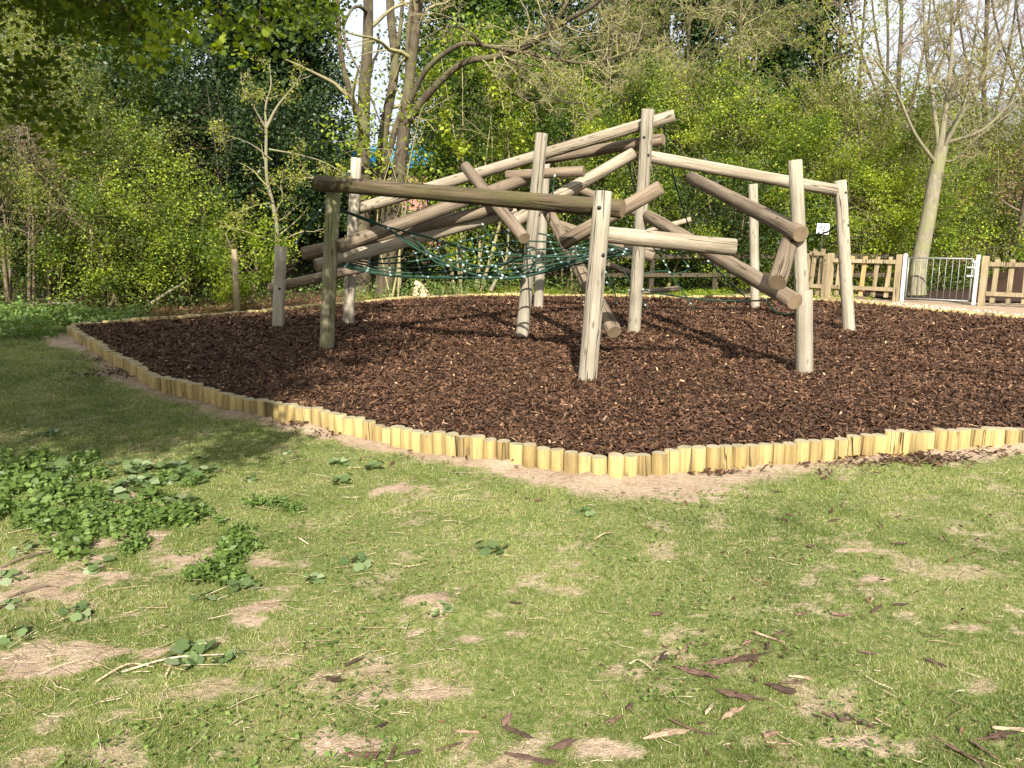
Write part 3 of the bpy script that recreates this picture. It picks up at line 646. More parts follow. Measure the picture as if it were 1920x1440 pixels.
rope([(1128, 495, 13.3), (1150, 540, 13.2), (1157, 574, 12.9)], .008, (.2,)); rope([(1160, 490, 13.3), (1185, 535, 13.2), (1215, 580, 12.7)], .008)
rope([(1138, 530, 13.3), (1160, 548, 13.3), (1185, 543, 13.3)], .009, (.4,))
rope([(1430, 410, 13.0), (1462, 435, 12.6), (1520, 442, 12.3), (1552, 434, 12.0), (1578, 415, YC + .05)], .010)
rope([(1040, 330, YE), (1036, 360, YE), (1033, 396, YE)], .007)

# ------------------------------------------------------------------ fences and gate
def frame_of(o, a, b):  # orientation along a-b on ground
    return math.atan2(b.y - a.y, b.x - a.x)
def picket_fence(a, b, hz, n, label, mats, posts=(True, True), lean=0.0, pk_w=.095, rail_z=(.26, .88), zh=.98):
    root = empty('picket_fence', (a.x, a.y, 0), math.atan2(b.y - a.y, b.x - a.x)); L = (b - a).length
    tag(root, label, 'fence')
    for k, (on, x) in enumerate(zip(posts, (0, L))):
        if on: mb_ = MB(); mb_.box((x, 0, .5), (.12, .12, 1.06)); mb_.box((x, 0, 1.035), (.12, .12, .02), taper=.8); mb_.build('post', M['fence'], root)
    for z in rail_z:
        mb_ = MB(); mb_.box((L / 2, -.04, z), (L - .13, .04, .085)); mb_.build('rail', M['fence'], root)
    for i in range(n):
        x = L * (i + .75) / (n + .5); mb_ = MB()
        mb_.box((x, 0, zh / 2 + .04), (pk_w, .022, zh - .06), Matrix.Rotation(lean + rnd.uniform(-.02, .02), 3, 'Y'))
        mb_.build('picket', M[mats[i % len(mats)]], root)
    return root
gL = Vector((8.81, 18.2, 0)); gR = Vector((9.93, 17.3, 0))
fdir = (gR - gL).normalized()
picket_fence(gL - fdir * 1.25 + Vector((-.25, .35, 0)), gL - fdir * .12, 1, 5, 'low wooden picket fence with two fresh yellow boards, left of the metal gate', ['fence', 'fencey', 'fencey', 'fence', 'fence'], lean=.05)
picket_fence(gR + fdir * .14, gR + fdir * 2.5, 1, 8, 'pale wooden picket fence with square post, right of the metal gate', ['fence'])
pf = picket_fence(Vector((6.95, 19.1, 0)), Vector((7.25, 18.7, 0)), 1, 2, 'short leaning gate-like section of old wooden fence behind the far right post', ['fence'], lean=.06, zh=1.15, rail_z=(.3, 1.05))
gt = empty('metal_gate', gL, math.atan2(fdir.y, fdir.x)); L = (gR - gL).length
tag(gt, 'galvanised metal bar gate between white square posts', 'gate')
for x in (0, L): mb_ = MB(); mb_.box((x, 0, .53), (.075, .075, 1.06)); mb_.box((x, 0, 1.065), (.06, .06, .012)); mb_.build('gate_post', M['gatepaint'], gt)
mb_ = MB(); mb_.tube([(.06, 0, .98), (L - .1, 0, .98)], .016, 8); mb_.tube([(.06, 0, .08), (L - .1, 0, .08)], .016, 8)
mb_.tube([(.07, 0, .08), (.07, 0, .98)], .015, 8); mb_.tube([(L - .1, 0, .08), (L - .1, 0, .98)], .018, 8); mb_.build('gate_frame', M['galv'], gt)
for i in range(9):
    x = .07 + (L - .17) * (i + 1) / 10; mb_ = MB(); mb_.tube([(x, 0, .08), (x, 0, .98)], .0068, 6); mb_.build('bar', M['galv'], gt)
mb_ = MB(); mb_.box((L - .08, -.03, .80), (.22, .02, .03)); mb_.box((L - .05, -.03, .92), (.1, .02, .03)); mb_.tube([(L - .06, -.03, .62), (L - .06, -.03, .95)], .008, 6); mb_.box((L - .12, -.04, .62), (.12, .02, .04)); mb_.build('latch', M['gatepaint'], gt)
# post and rail fence behind the bed
rf = empty('post_and_rail_fence', (2.5, 20.0, 0)); tag(rf, 'old mossy brown post and rail fence in the shade behind the bed', 'fence')
for i in range(6):
    x = i * 1.55 - .6; mb_ = MB(); mb_.box((x, 0, .55), (.11, .11, 1.15), Matrix.Rotation(rnd.uniform(-.03, .03), 3, 'Y')); mb_.build('post', M['fenceold'], rf)
for z in (.5, .95): mb_ = MB(); mb_.box((3.25, -.08, z), (7.9, .04, .10)); mb_.build('rail', M['fenceold'], rf)
wf = empty('wire_fence', (-8, 16.2, 0)); tag(wf, 'thin stock wire fence on round posts behind the left of the bed', 'fence')
wp = [Vector((-8, 15.8, 0)), Vector((-5.0, 14.6, 0)), G(660, 560), G(840, 545), G(1000, 540), Vector((2.2, 20.0, 0))]
for i, p in enumerate(wp[:-1]):
    mb_ = MB(); q = p - wf.location; hh = 1.2 if i != 1 else 1.25; mb_.tube([q + Vector((0, 0, -.1)), q + Vector((.02, 0, hh))], [.055, .05], 10); o = mb_.build('post', M['fence' if i == 1 else 'fenceold'], wf)
    if i == 1: o['label'] = 'pale lichen-covered round post'
for z in (.25, .4, .55, .7, .85, 1.0, 1.12):
    mb_ = MB(); mb_.tube([p - wf.location + Vector((0, .02, z)) for p in wp], .0013, 4); mb_.build('wire', M['bolt'], wf)
# notice
sg = empty('notice', P(1543, 429, 19.6)); tag(sg, 'small white notice with dark print hanging in the hedge', 'sign')
mb_ = MB(); mb_.box((0, 0, 0), (.30, .012, .25), Matrix.Rotation(.05, 3, 'Y')); mb_.build('board', M['white'], sg)
mb_ = MB()
for z, n_, h in ((.07, 5, .03), (.03, 5, .03), (-.02, 5, .03)):
    for i in range(n_):
        if (i + int(z * 100)) % 4 != 3: mb_.box((-.09 + i * .042, -.0085, z), (.030, .003, h))
mb_.box((-.02, -.0085, -.075), (.17, .003, .02)); mb_.build('print', M['black'], sg)
mb_ = MB(); mb_.box((0, .03, -.9), (.04, .04, 1.75)); mb_.build('post', M['fenceold'], sg)
# stone slab
b = MB(); vs = [(-.19, .0), (.17, -.02), (.22, .09), (.06, .27), (-.02, .36), (-.13, .40), (-.17, .34), (-.12, .26), (-.20, .2)]
n = len(vs); V = [(x, -.06, z) for x, z in vs] + [(x * .95, .07, z * .97) for x, z in vs]
b.add(V, [list(range(n)), list(range(n, 2 * n))[::-1]] + [[i, i + n, (i + 1) % n + n, (i + 1) % n] for i in range(n)])
q = G(788, 559); o = b.build('stone_slab', M['stone'], None, q + Vector((0, .2, 0))); o.rotation_euler = (-.25, 0, 0); tag(o, 'upright slab of orange sandstone standing behind the far edging', 'stone')

# ------------------------------------------------------------------ vegetation
def leaves_obj(name, C, size, mat, parent=None, fold=.35, aspect=.6, tone=None, up=.3, loc=None):
    n = len(C); U = rdirs(n); U[:, 2] *= .7; U /= np.linalg.norm(U, axis=1)[:, None]
    Q = rdirs(n); Q[:, 2] += up * 0; Wv = np.cross(U, Q); Wv /= np.linalg.norm(Wv, axis=1)[:, None] + 1e-9
    sz = size * R.uniform(.6, 1.3, n)
    if tone is None: tone = R.beta(2, 2, n)
    return mkobj(name, quads(C, U * sz[:, None] * .5, Wv * sz[:, None] * .5 * aspect, tone, name, mat, fold), parent, loc)
def lobed(C, size, tone, name, mat, parent=None, up=(0, 0, 1), flat=.6, shape=None):
    """lobed leaf polygons"""
    n = len(C); sh = shape or [(0, -.5), (.28, -.42), (.5, -.1), (.28, .02), (.36, .38), (.1, .25), (0, .6), (-.1, .25), (-.36, .38), (-.28, .02), (-.5, -.1), (-.28, -.42)]
    k = len(sh); N = rdirs(n) * (1 - flat) + np.array(up) * flat; N /= np.linalg.norm(N, axis=1)[:, None]
    T = rdirs(n); A = np.cross(N, T); A /= np.linalg.norm(A, axis=1)[:, None] + 1e-9; B = np.cross(N, A)
    sz = (size * R.uniform(.6, 1.25, n))[:, None]
    V = np.stack([C + A * sz * x + B * sz * y + N * sz * (-.25 * (x * x + y * y) + .12 * abs(x)) for x, y in sh], 1).reshape(-1, 3)
    return mkobj(name, mkmesh(name, V, np.arange(n * k).reshape(-1, k), mat, False, {'rnd': np.repeat(tone, k)}), parent)
def wander(p, d, L, n, wob, trop, rg):
    pts = [p.copy()]; d = d.normalized(); st = L / n
    for i in range(n):
        d = (d + Vector((rg.gauss(0, wob), rg.gauss(0, wob), rg.gauss(0, wob) + trop))).normalized(); pts.append(pts[-1] + d * st)
    return pts
def branchlets(pts, r0, r1, lvl, lines, tips, rg, dens=1.0, spread=1.0, ratio=.5, wob=.16, trop=.03, start=.25, minr=.004, sides=5, lenf=1.0):
    """adds side branches along a polyline, recursively"""
    L = sum((pts[i + 1] - pts[i]).length for i in range(len(pts) - 1))
    if lvl <= 0: tips.append(pts); return
    n = max(1, int(dens * (3 + 2.2 * L) if lvl > 1 else dens * (3 + 3.2 * L)))
    for _ in range(n):
        t = start + (1 - start) * rg.random() ** .8; i = min(len(pts) - 2, int(t * (len(pts) - 1))); f = t * (len(pts) - 1) - i
        p = pts[i].lerp(pts[i + 1], f); ax = (pts[i + 1] - pts[i]).normalized()
        o = Vector((rg.gauss(0, 1), rg.gauss(0, 1), rg.gauss(0, .8))); o -= ax * o.dot(ax); o.normalize()
        d = ax * rg.uniform(.35, .9) + o * spread * rg.uniform(.6, 1.1)
        l = L * ratio * (1.15 - .7 * t) * rg.uniform(.6, 1.2) * lenf; l = max(l, .12)
        r = max(minr, (r0 + (r1 - r0) * t) * .48); k = max(3, min(7, int(l / .18)))
        q = wander(p, d, l, k, wob, trop, rg); lines.append((q, np.linspace(r, max(minr * .6, r * .3), len(q)), 4 if lvl > 1 else 3))
        branchlets(q, r, r * .3, lvl - 1, lines, tips, rg, dens, spread, ratio, wob, trop, .2, minr, sides)
def tip_leaves(tips, per, jit, rg=None):
    out = []
    for q in tips:
        a = np.array([tuple(v) for v in q]); n = per if per >= 1 else int(R.random() < per)
        if n < 1: continue
        t = R.random(int(n)) * (len(a) - 1); i = np.minimum(t.astype(int), len(a) - 2); f = (t - i)[:, None]
        out.append(a[i] * (1 - f) + a[i + 1] * f + R.normal(0, jit, (int(n), 3)))
    return np.concatenate(out)
def limb_tree(name, label, cat, limbs, lvl, bark, twig=None, leaf=None, per=0, jit=.05, lsize=.06, group=None, seed=1, crown_name='crown', base=None, lobes=False, **kw):
    """limbs: list of (ctrl points, r0, r1, side-branches?)"""
    rg = random.Random(seed); b0 = Vector(base) if base is not None else Vector(limbs[0][0][0])
    root = empty(name, (b0.x, b0.y, 0)); tag(root, label, cat, group); off = root.location
    big = []; small = []; tips = []
    for pts, r0, r1, br in limbs:
        c = catmull(pts, 5); n = len(c)
        big.append((c, [r0 + (r1 - r0) * (i / (n - 1)) ** .5 for i in range(n)], 10))
        if br: branchlets(c, r0 * .6, r1, lvl, small, tips, rg, **{**dict(dens=br), **kw})
    sh = lambda ls: [([p - off for p in q], r, s) for q, r, s in ls]
    mkobj('trunk', tubes_mesh('trunk', sh(big), M[bark]), root)
    if small: mkobj('branches', tubes_mesh('branches', sh(small), M[twig or bark]), root)
    if leaf and tips:
        C = tip_leaves(tips, per, jit) - np.array(tuple(off))
        if lobes: lobed(C, lsize, R.beta(2, 2, len(C)), crown_name, M[leaf], root, flat=.45)
        else: leaves_obj(crown_name, C, lsize, M[leaf], root)
    print(name, label[:30], 'twigs', len(small), 'tips', len(tips)); return root
def clump_cloud(c, rad, ncl, per, cr, rg, shell=.75, flat=1.0, bottom=-1.0):
    """leaf centres in uneven clumps inside an ellipsoid"""
    out = []
    th = R.uniform(0, 6.28, ncl); cz = R.uniform(bottom, 1, ncl); s = np.sqrt(np.clip(1 - cz ** 2, 0, 1)); r = R.uniform(0, 1, ncl) ** (1 / 3) * (1 - shell) + shell * R.uniform(.75, 1.08, ncl)
    r = r * (.60 + .80 * vnoise(th * 1.6 + c[2] * 9 + rad[0] * 5, cz * 2.4 + rad[2] * 3)); cc = np.stack([np.cos(th) * s * rad[0] * r, np.sin(th) * s * rad[1] * r, cz * rad[2] * r], 1) + np.array(c)
    k = R.integers(int(per * .4), int(per * 1.6), ncl); idx = np.repeat(np.arange(ncl), k); crr = cr * R.uniform(.6, 1.5, ncl)
    ax = rdirs(ncl) * .8 + (cc - np.array(c)) / np.array(rad) * .5; ax[:, 2] += .35; ax /= np.linalg.norm(ax, axis=1)[:, None]
    D = R.normal(0, 1, (len(idx), 3)) * crr[idx][:, None] * .62; D += ax[idx] * (R.normal(0, 1.25, len(idx)) * crr[idx])[:, None]
    P_ = cc[idx] + D; tone = np.clip(R.beta(2, 2.2, len(idx)) + (R.random(ncl)[idx] - .5) * .85, 0, 1)
    k = P_[:, 2] > .08; return P_[k], tone[k], cc
def shrub(name, label, cat, px, Yd, w, h, ncl, per, leaf, bark='twigdark', cr=.26, lsize=.07, group=None, zb=.0, depth=None, stems=5, shell=.7, zlow=.12, tr=.04, fold=.35, aspect=.65, twigs=1.0):
    x = (px - 960) / FPX * Yd * .985; rg = random.Random(int(px * 7 + Yd))
    root = empty(name, (x, Yd, 0)); tag(root, label, cat, group); dp = depth or w * .42
    far = Yd > 23.5
    C, tone, cc = clump_cloud((0, 0, h * (.5 + zlow / 2)), (w / 2, dp, h * (.5 - zlow / 2)), int(ncl * (1.5 if far else .85)), int(per * (1.3 if far else 2.5)), cr * (.9 if far else .8), rg, shell)
    lsize *= 1.25 if far else .95
    leaves_obj('crown', C, lsize, M[leaf], root, tone=tone, fold=fold, aspect=aspect)
    lines = []
    for i in range(stems):
        a = rg.uniform(0, 6.28); b0 = Vector((math.cos(a) * w * .08, math.sin(a) * w * .08, -.1))
        tgt = Vector((math.cos(a) * w * rg.uniform(.1, .38), math.sin(a) * dp * rg.uniform(.1, .5), h * rg.uniform(.65, .95)))
        mid = b0.lerp(tgt, .5) + Vector((rg.gauss(0, .15), rg.gauss(0, .15), .2)); q = catmull([b0, mid, tgt], 5)
        lines.append((q, np.linspace(tr * rg.uniform(.7, 1.3), .008, len(q)), 6))
    big = list(lines); small = []
    for k in range(int(min(len(cc), 90) * twigs)):
        c = Vector(cc[k % len(cc)]) + Vector((rg.gauss(0, .2), rg.gauss(0, .2), rg.gauss(0, .2))); q0 = rg.choice(big)[0]; j = rg.randrange(len(q0) // 3, len(q0)); s = q0[j]
        if (c - s).length > w * .7: continue
        mid = s.lerp(c, .5) + Vector((rg.gauss(0, .12), rg.gauss(0, .12), rg.uniform(0, .2))); e = c + (c - s) * rg.uniform(.05, .3)
        small.append((catmull([s, mid, e], 4), np.linspace(.009, .002, 9), 3))
    mkobj('stems', tubes_mesh('stems', lines + small, M[bark]), root)
    return root
hg = 'shrubs and trees of the belt behind the play area'
# ---- left side
shrub('hawthorn_shrub', 'olive green hawthorn shrub at the far left edge of the belt, over ivy', 'shrub', 40, 15.8, 5.0, 4.6, 220, 85, 'olive', cr=.24, lsize=.055, twigs=2)
shrub('hawthorn_shrub', 'rounded green hawthorn shrub with a thin pale stem behind the left corner of the bed', 'shrub', 205, 16.4, 3.8, 3.4, 170, 85, 'haw', 'twig', cr=.24, lsize=.055, twigs=1.5)
shrub('hawthorn_shrub', 'tall olive hawthorn with fine twigs behind the left shrubs', 'shrub', 130, 19, 5.5, 6.2, 200, 75, 'olive', 'twig', cr=.3, lsize=.065, twigs=3)
shrub('hawthorn_shrub', 'low bright green shrub in front of the dark ivy', 'shrub', 310, 17.0, 3.0, 2.5, 90, 75, 'haw', cr=.22, lsize=.06)
shrub('hawthorn_shrub', 'small bright shrub behind the short pale fence post', 'shrub', 448, 16.0, 1.7, 1.75, 42, 75, 'bright', cr=.18, lsize=.06, stems=3)
shrub('holly_tree', 'dark glossy holly-like shrub left of the slender pale tree', 'tree', 385, 19.5, 4.6, 5.2, 190, 120, 'dark', 'barkdark', cr=.33, lsize=.085)
shrub('holly_tree', 'dark evergreen shrub between the slender tree and the front left post', 'tree', 555, 21.5, 3.8, 5.0, 130, 120, 'dark', 'barkdark', cr=.33, lsize=.085)
shrub('tall_tree', 'tall dark tree mass rising behind the left shrubs', 'tree', 90, 24, 9, 11, 330, 120, 'mid', 'barkdark', cr=.5, lsize=.11, tr=.15)
shrub('tall_tree', 'tall dark tree rising above the holly', 'tree', 340, 26, 7.5, 12, 300, 120, 'dark', 'barkdark', cr=.5, lsize=.12, tr=.15)
shrub('ivy_clad_tree', 'ivy-clad tree left of the sky gap', 'tree', 555, 27, 3.4, 13, 170, 120, 'dark', 'barkdark', cr=.42, lsize=.12, tr=.2)
shrub('dark_shrub', 'dark low thicket below the left shrubs', 'shrub', 130, 18.5, 6, 2.6, 110, 100, 'dark', 'barkdark', cr=.35, lsize=.09)
# ---- middle hedge
shrub('holly_tree', 'dark shrub at the foot of the big twin trunks', 'tree', 640, 22.5, 3.2, 3.7, 80, 110, 'dark', 'barkdark', cr=.3, lsize=.085)
shrub('chestnut_shrub', 'young bright leaved shrub right of the twin trunks', 'shrub', 865, 19.6, 2.0, 2.6, 26, 22, 'bright', 'twig', cr=.25, lsize=.11, shell=.5)
shrub('chestnut_tree', 'young chestnut with hanging bright leaves above the mossy beam', 'tree', 880, 20.0, 3.0, 6.6, 70, 32, 'bright', 'twig', cr=.28, lsize=.11, shell=.5, zlow=.35)
shrub('evergreen_shrub', 'dark evergreen mass behind the left half of the net', 'tree', 800, 22.5, 5.2, 2.2, 100, 110, 'dark', 'barkdark', cr=.35, lsize=.085)
for px, Yd, w, h, leaf, lab in [(925, 21.5, 4.0, 6.3, 'mid', 'tall mid green tree left of the tallest post'),
                                (1070, 21.3, 4.4, 5.4, 'haw', 'green hawthorn behind the two rising top beams'),
                                (1225, 21.0, 4.2, 5.3, 'haw', 'green hawthorn directly behind the tallest post'),
                                (1370, 21.0, 4.4, 5.4, 'haw', 'green hawthorn behind the right top beam'),
                                (1500, 21.4, 3.8, 5.0, 'bright', 'light green hawthorn behind the near right post'),
                                (1630, 21.0, 3.6, 3.3, 'bright', 'low bright green shrub behind the picket fence left of the gate')]:
    shrub('hawthorn_tree', lab, 'tree', px, Yd, w, h, int(w * h * 8.5), 100, leaf, 'twig', cr=.25, lsize=.062, twigs=2)
shrub('evergreen_shrub', 'dark thicket in the shade under the hawthorns, behind the rail fence', 'shrub', 1250, 22.8, 9.5, 2.9, 230, 110, 'dark', 'barkdark', cr=.35, lsize=.085)
shrub('bare_shrub', 'olive twiggy shrub behind the sycamore and the gate', 'shrub', 1780, 23.0, 6.0, 5.6, 230, 75, 'olive', 'twig', cr=.33, lsize=.065, twigs=4)
shrub('hawthorn_shrub', 'green shrub with open twigs between the picket fence and the sycamore', 'shrub', 1700, 21.8, 3.4, 3.9, 110, 75, 'haw', 'twig', cr=.26, lsize=.06, twigs=2)
shrub('green_shrub', 'low green shrub beyond the metal gate', 'shrub', 1775, 21.8, 4.6, 2.1, 90, 80, 'haw', cr=.25, lsize=.07)
shrub('copper_shrub', 'olive shrub with coppery leaves at the far right', 'shrub', 1895, 24.5, 4.2, 5.2, 80, 45, 'olive', 'twigdark', cr=.33, lsize=.07, twigs=3)
shrub('copper_shrub', 'sparse coppery leaved branches near the far right edge', 'shrub', 1885, 22.5, 2.4, 4.4, 16, 20, 'copper', 'twigdark', cr=.25, lsize=.11, shell=.3, zlow=.5)
# tall ivy columns behind
for px, Yd, w, h, lab in [(905, 28, 2.6, 13, 'ivy-clad trunk left of the tallest ivy trees'), (1000, 29, 3.4, 14, 'tall ivy-clad tree above the left top beam'),
                          (1165, 28, 2.4, 13, 'narrow ivy-clad tree above the tallest post'), (1265, 29, 3.2, 14, 'ivy-clad tree right of the tallest post'), (1365, 28, 3.6, 14, 'broad ivy-clad tree above the right beam'),
                          (1470, 30, 3.0, 12, 'ivy-clad tree behind the yellow-leaved sapling')]:
    shrub('ivy_clad_tree', lab, 'tree', px, Yd, w, h, int(w * h * 3.6), 110, 'dark', 'barkdark', cr=.36, lsize=.12, tr=.2, zlow=.05, twigs=.5)
shrub('distant_tree', 'hazy distant wood edge behind the right shrubs', 'tree', 1560, 36, 12, 7.5, 330, 70, 'olive', 'twigdark', cr=.55, lsize=.12, twigs=3)
shrub('distant_tree', 'dark tree behind the chestnut right of the sky gap', 'tree', 900, 26, 3.6, 10.5, 190, 90, 'mid', 'barkdark', cr=.45, lsize=.11)
shrub('distant_tree', 'distant dark tree behind the hawthorn belt', 'tree', 1090, 34, 10, 9, 300, 90, 'mid', 'barkdark', cr=.55, lsize=.13)
# ---- trunks with limbs
def PY(*a): return [P(x, y, Yv) for x, y, Yv in a]
limb_tree('ash_tree', 'straight dark trunk left of the sky gap, behind the front left posts', 'tree', [
    (PY((676, 575, 19), (680, 420, 19), (682, 200, 19), (690, 60, 19), (690, -120, 19)), .27, .095, .5), (PY((676, 225, 19), (655, 170, 18.8), (638, 90, 18.6), (630, -60, 18.5)), .09, .05, .6),
    (PY((690, 25, 19), (672, 12, 18.5), (655, 25, 18.2), (646, 70, 18), (690, 170, 17.8), (715, 235, 17.8)), .05, .015, .8)], 2, 'bark', 'twig', 'mid', 1, .06, .08, group=hg, seed=3, ratio=.28, dens=.4)
limb_tree('ash_tree', 'forked trunk in the middle of the sky gap', 'tree', [
    (PY((708, 575, 21), (712, 400, 21), (718, 260, 21), (740, 130, 21), (732, 20, 21), (728, -120, 21)), .20, .09, .5), (PY((742, 120, 21), (752, 40, 21), (760, -80, 21)), .07, .04, .5)], 2, 'bark', 'twig', 'mid', 1, .06, .08, group=hg, seed=4, ratio=.25, dens=.4)
limb_tree('maple_tree', 'leaning many-limbed tree with long arching lichen-covered boughs over the frame', 'tree', [
    (PY((716, 570, 18.3), (735, 420, 18.3), (755, 270, 18.2), (770, 130, 18.2), (785, 10, 18.2), (800, -120, 18.2)), .25, .08, .4),
    (PY((716, 340, 18.3), (742, 240, 18.2), (762, 180, 18.2), (766, 60, 18.2), (782, -60, 18.2)), .09, .05, .5),
    (PY((757, 240, 18.2), (800, 180, 17.8), (865, 120, 17.4), (935, 105, 17), (1010, 75, 16.6), (1055, 20, 16.2), (1080, -60, 16)), .11, .04, 1.2),
    (PY((762, 205, 18.2), (800, 130, 17.8), (860, 85, 17.4), (905, 85, 17.1), (960, 95, 16.8), (1040, 110, 16.4), (1110, 118, 16), (1200, 90, 15.6)), .08, .022, 1.4),
    (PY((1010, 75, 16.6), (1060, 40, 16.2), (1120, 5, 15.8), (1160, -50, 15.6)), .06, .03, 1.0),
    (PY((940, 105, 17), (1000, 140, 16.6), (1040, 185, 16.3), (1100, 195, 16)), .04, .012, 1.2),
    (PY((905, 85, 17.1), (880, 60, 16.8), (840, 50, 16.4), (790, 75, 16)), .04, .012, 1.0)], 3, 'bark', 'twig', 'yel', .35, .03, .045, group=hg, seed=5, ratio=.40, spread=1.15, trop=-.02, wob=.24, lenf=1.0, minr=.006)
limb_tree('sycamore_tree', 'pale mottled sycamore trunk rising behind the metal gate', 'tree', [
    (PY((1718, 552, 18.6), (1722, 500, 18.6), (1738, 420, 18.6), (1752, 340, 18.6), (1765, 275, 18.6)), .225, .145, 0),
    (PY((1762, 285, 18.6), (1775, 190, 18.6), (1785, 80, 18.6), (1782, -60, 18.6)), .085, .03, 1.8), (PY((1766, 282, 18.6), (1800, 220, 18.3), (1840, 150, 18), (1880, 60, 17.8), (1900, -40, 17.6)), .06, .02, 1.8),
    (PY((1762, 285, 18.6), (1748, 180, 18.8), (1735, 80, 18.9), (1730, -60, 19)), .065, .022, 1.8), (PY((1768, 270, 18.6), (1810, 190, 18.8), (1825, 90, 19), (1845, -60, 19)), .055, .016, 1.8),
    (PY((1757, 310, 18.6), (1715, 250, 18.2), (1680, 170, 18), (1640, 110, 17.8)), .05, .02, .9), (PY((1775, 268, 18.6), (1840, 245, 18.2), (1890, 200, 18), (1960, 140, 17.6)), .05, .02, .9),
    (PY((1758, 300, 18.7), (1790, 300, 18.4), (1830, 260, 18), (1910, 200, 17.6)), .035, .012, .9)], 3, 'barkpale', 'twig', 'yel', .12, .04, .04, group=hg, seed=6, ratio=.34, trop=.05, wob=.16, minr=.005)
limb_tree('slender_tree', 'slender pale-stemmed young tree with yellow-green leaf clusters behind the short stub post', 'tree', [
    (PY((516, 582, 16), (514, 520, 16), (520, 440, 16), (512, 385, 16), (500, 330, 16), (499, 240, 16)), .075, .028, .8),
    (PY((499, 240, 16), (520, 200, 16), (548, 165, 15.9), (565, 140, 15.8)), .04, .012, 1.2), (PY((499, 240, 16), (498, 200, 16.1), (508, 160, 16.2), (505, 120, 16.2)), .03, .01, 1.2),
    (PY((497, 238, 16), (475, 200, 15.8), (455, 165, 15.6), (452, 135, 15.5)), .025, .008, 1.2), (PY((516, 400, 16), (530, 370, 15.8), (527, 340, 15.7), (560, 330, 15.5)), .022, .007, 1.5),
    (PY((505, 280, 16), (560, 290, 15.9), (610, 305, 15.7), (650, 330, 15.6)), .02, .006, 1.4), (PY((510, 300, 16), (470, 270, 15.8), (430, 255, 15.6), (400, 245, 15.5)), .016, .005, 1.2), (PY((512, 380, 16), (480, 385, 15.8), (440, 400, 15.6)), .014, .005, 1.5)],
    2, 'barkpale', 'twig', 'yel', 7, .07, .055, group=hg, seed=8, ratio=.34, trop=.04)
for k, (a, lab) in enumerate([([(1100, 560, 22), (1110, 400, 22), (1130, 200, 22), (1150, 60, 22), (1160, -100, 22)], 'bare twiggy tree above the tallest post'),
                              ([(1430, 560, 22.5), (1425, 380, 22.5), (1400, 220, 22.3), (1390, 90, 22), (1385, -80, 22)], 'bare twiggy tree above the right top beam'),
                              ([(1290, 560, 24), (1285, 300, 24), (1290, 100, 24), (1300, -80, 24)], 'bare twiggy tree between the ivy-clad trees')]):
    pts = PY(*a); n = len(pts); x0, y0, Y0 = a[2]
    pts_x = lambda yy: (lambda q: q[0])(min([(x, abs(y - yy)) for x, y, _ in a], key=lambda w: w[1])) if 0 else np.interp(-yy, [-y for _, y, _ in a], [x for x, _, _ in a])
    L = [(pts, .085, .035, 1.5)]
    for dx in (-150, -100, 110, 170): L.append((PY((pts_x(y0 + 40), y0 + 40, Y0), (x0 + dx * .5, y0 - 20, Y0 - .6), (x0 + dx, y0 - 60 + abs(dx) * .2, Y0 - 1.2), (x0 + dx * 1.4, y0 - 60 + rnd.uniform(-40, 40), Y0 - 1.6)), .032, .008, 1.7))
    limb_tree('bare_tree', lab, 'tree', L, 3, 'bark', 'twig', 'haw', 1.3, .06, .06, group=hg, seed=20 + k, ratio=.40, wob=.24, trop=.0, minr=.0052)
L = [(PY((1575, 560, 21), (1570, 420, 21), (1585, 250, 21), (1575, 100, 21), (1580, -80, 21)), .06, .03, 1.0), (PY((1540, 560, 20.8), (1545, 380, 20.8), (1540, 200, 20.8), (1545, 60, 20.8)), .045, .015, 1.2), (PY((1610, 560, 21), (1620, 380, 21), (1610, 200, 21), (1625, -40, 21)), .05, .03, 1.0), (PY((1650, 560, 22), (1655, 300, 22), (1665, 100, 22), (1660, -60, 22)), .06, .03, 1.0)]
shrub('chestnut_tree', 'sprays of fresh chestnut leaves hanging in front of the twin trunks', 'tree', 725, 17.6, 2.6, 4.6, 34, 17, 'bright', 'twig', cr=.26, lsize=.10, shell=.5, zlow=.35, stems=3, tr=.025)
limb_tree('young_maple', 'slim upright young tree with yellow-green leaves between the far right post and the sycamore', 'tree', L, 2, 'bark', 'twig', 'yel', 9, .10, .065, group=hg, seed=31, ratio=.22, trop=.08)
for k, (x0, lab) in enumerate([(1690, 'bare reddish-twigged tree left of the sycamore crown'), (1850, 'bare reddish-twigged tree right of the sycamore'), (1960, 'bare reddish-twigged tree at the right edge')]):
    L = [(PY((x0, 560, 26), (x0 + 5, 350, 26), (x0 - 5, 180, 26), (x0, 40, 26), (x0, -100, 26)), .12, .05, 1.0)]
    for dx in (-110, -60, 60, 120): L.append((PY((x0, 300, 26), (x0 + dx * .4, 180, 25.7), (x0 + dx * .8, 60, 25.4), (x0 + dx, -60, 25.2)), .07, .02, 1.2))
    limb_tree('bare_tree', lab, 'tree', L, 3, 'bark', 'twigred', None, group=hg, seed=40 + k, ratio=.30, wob=.13, trop=.06, minr=.005)
limb_tree('bare_tree', 'dark leaning trunk at the right edge beyond the picket fence', 'tree', [(PY((1895, 500, 21), (1912, 430, 21), (1930, 340, 21), (1945, 240, 21), (1950, 60, 21)), .14, .07, .7)], 3, 'barkdark', 'twigdark', None, group=hg, seed=50, ratio=.3)
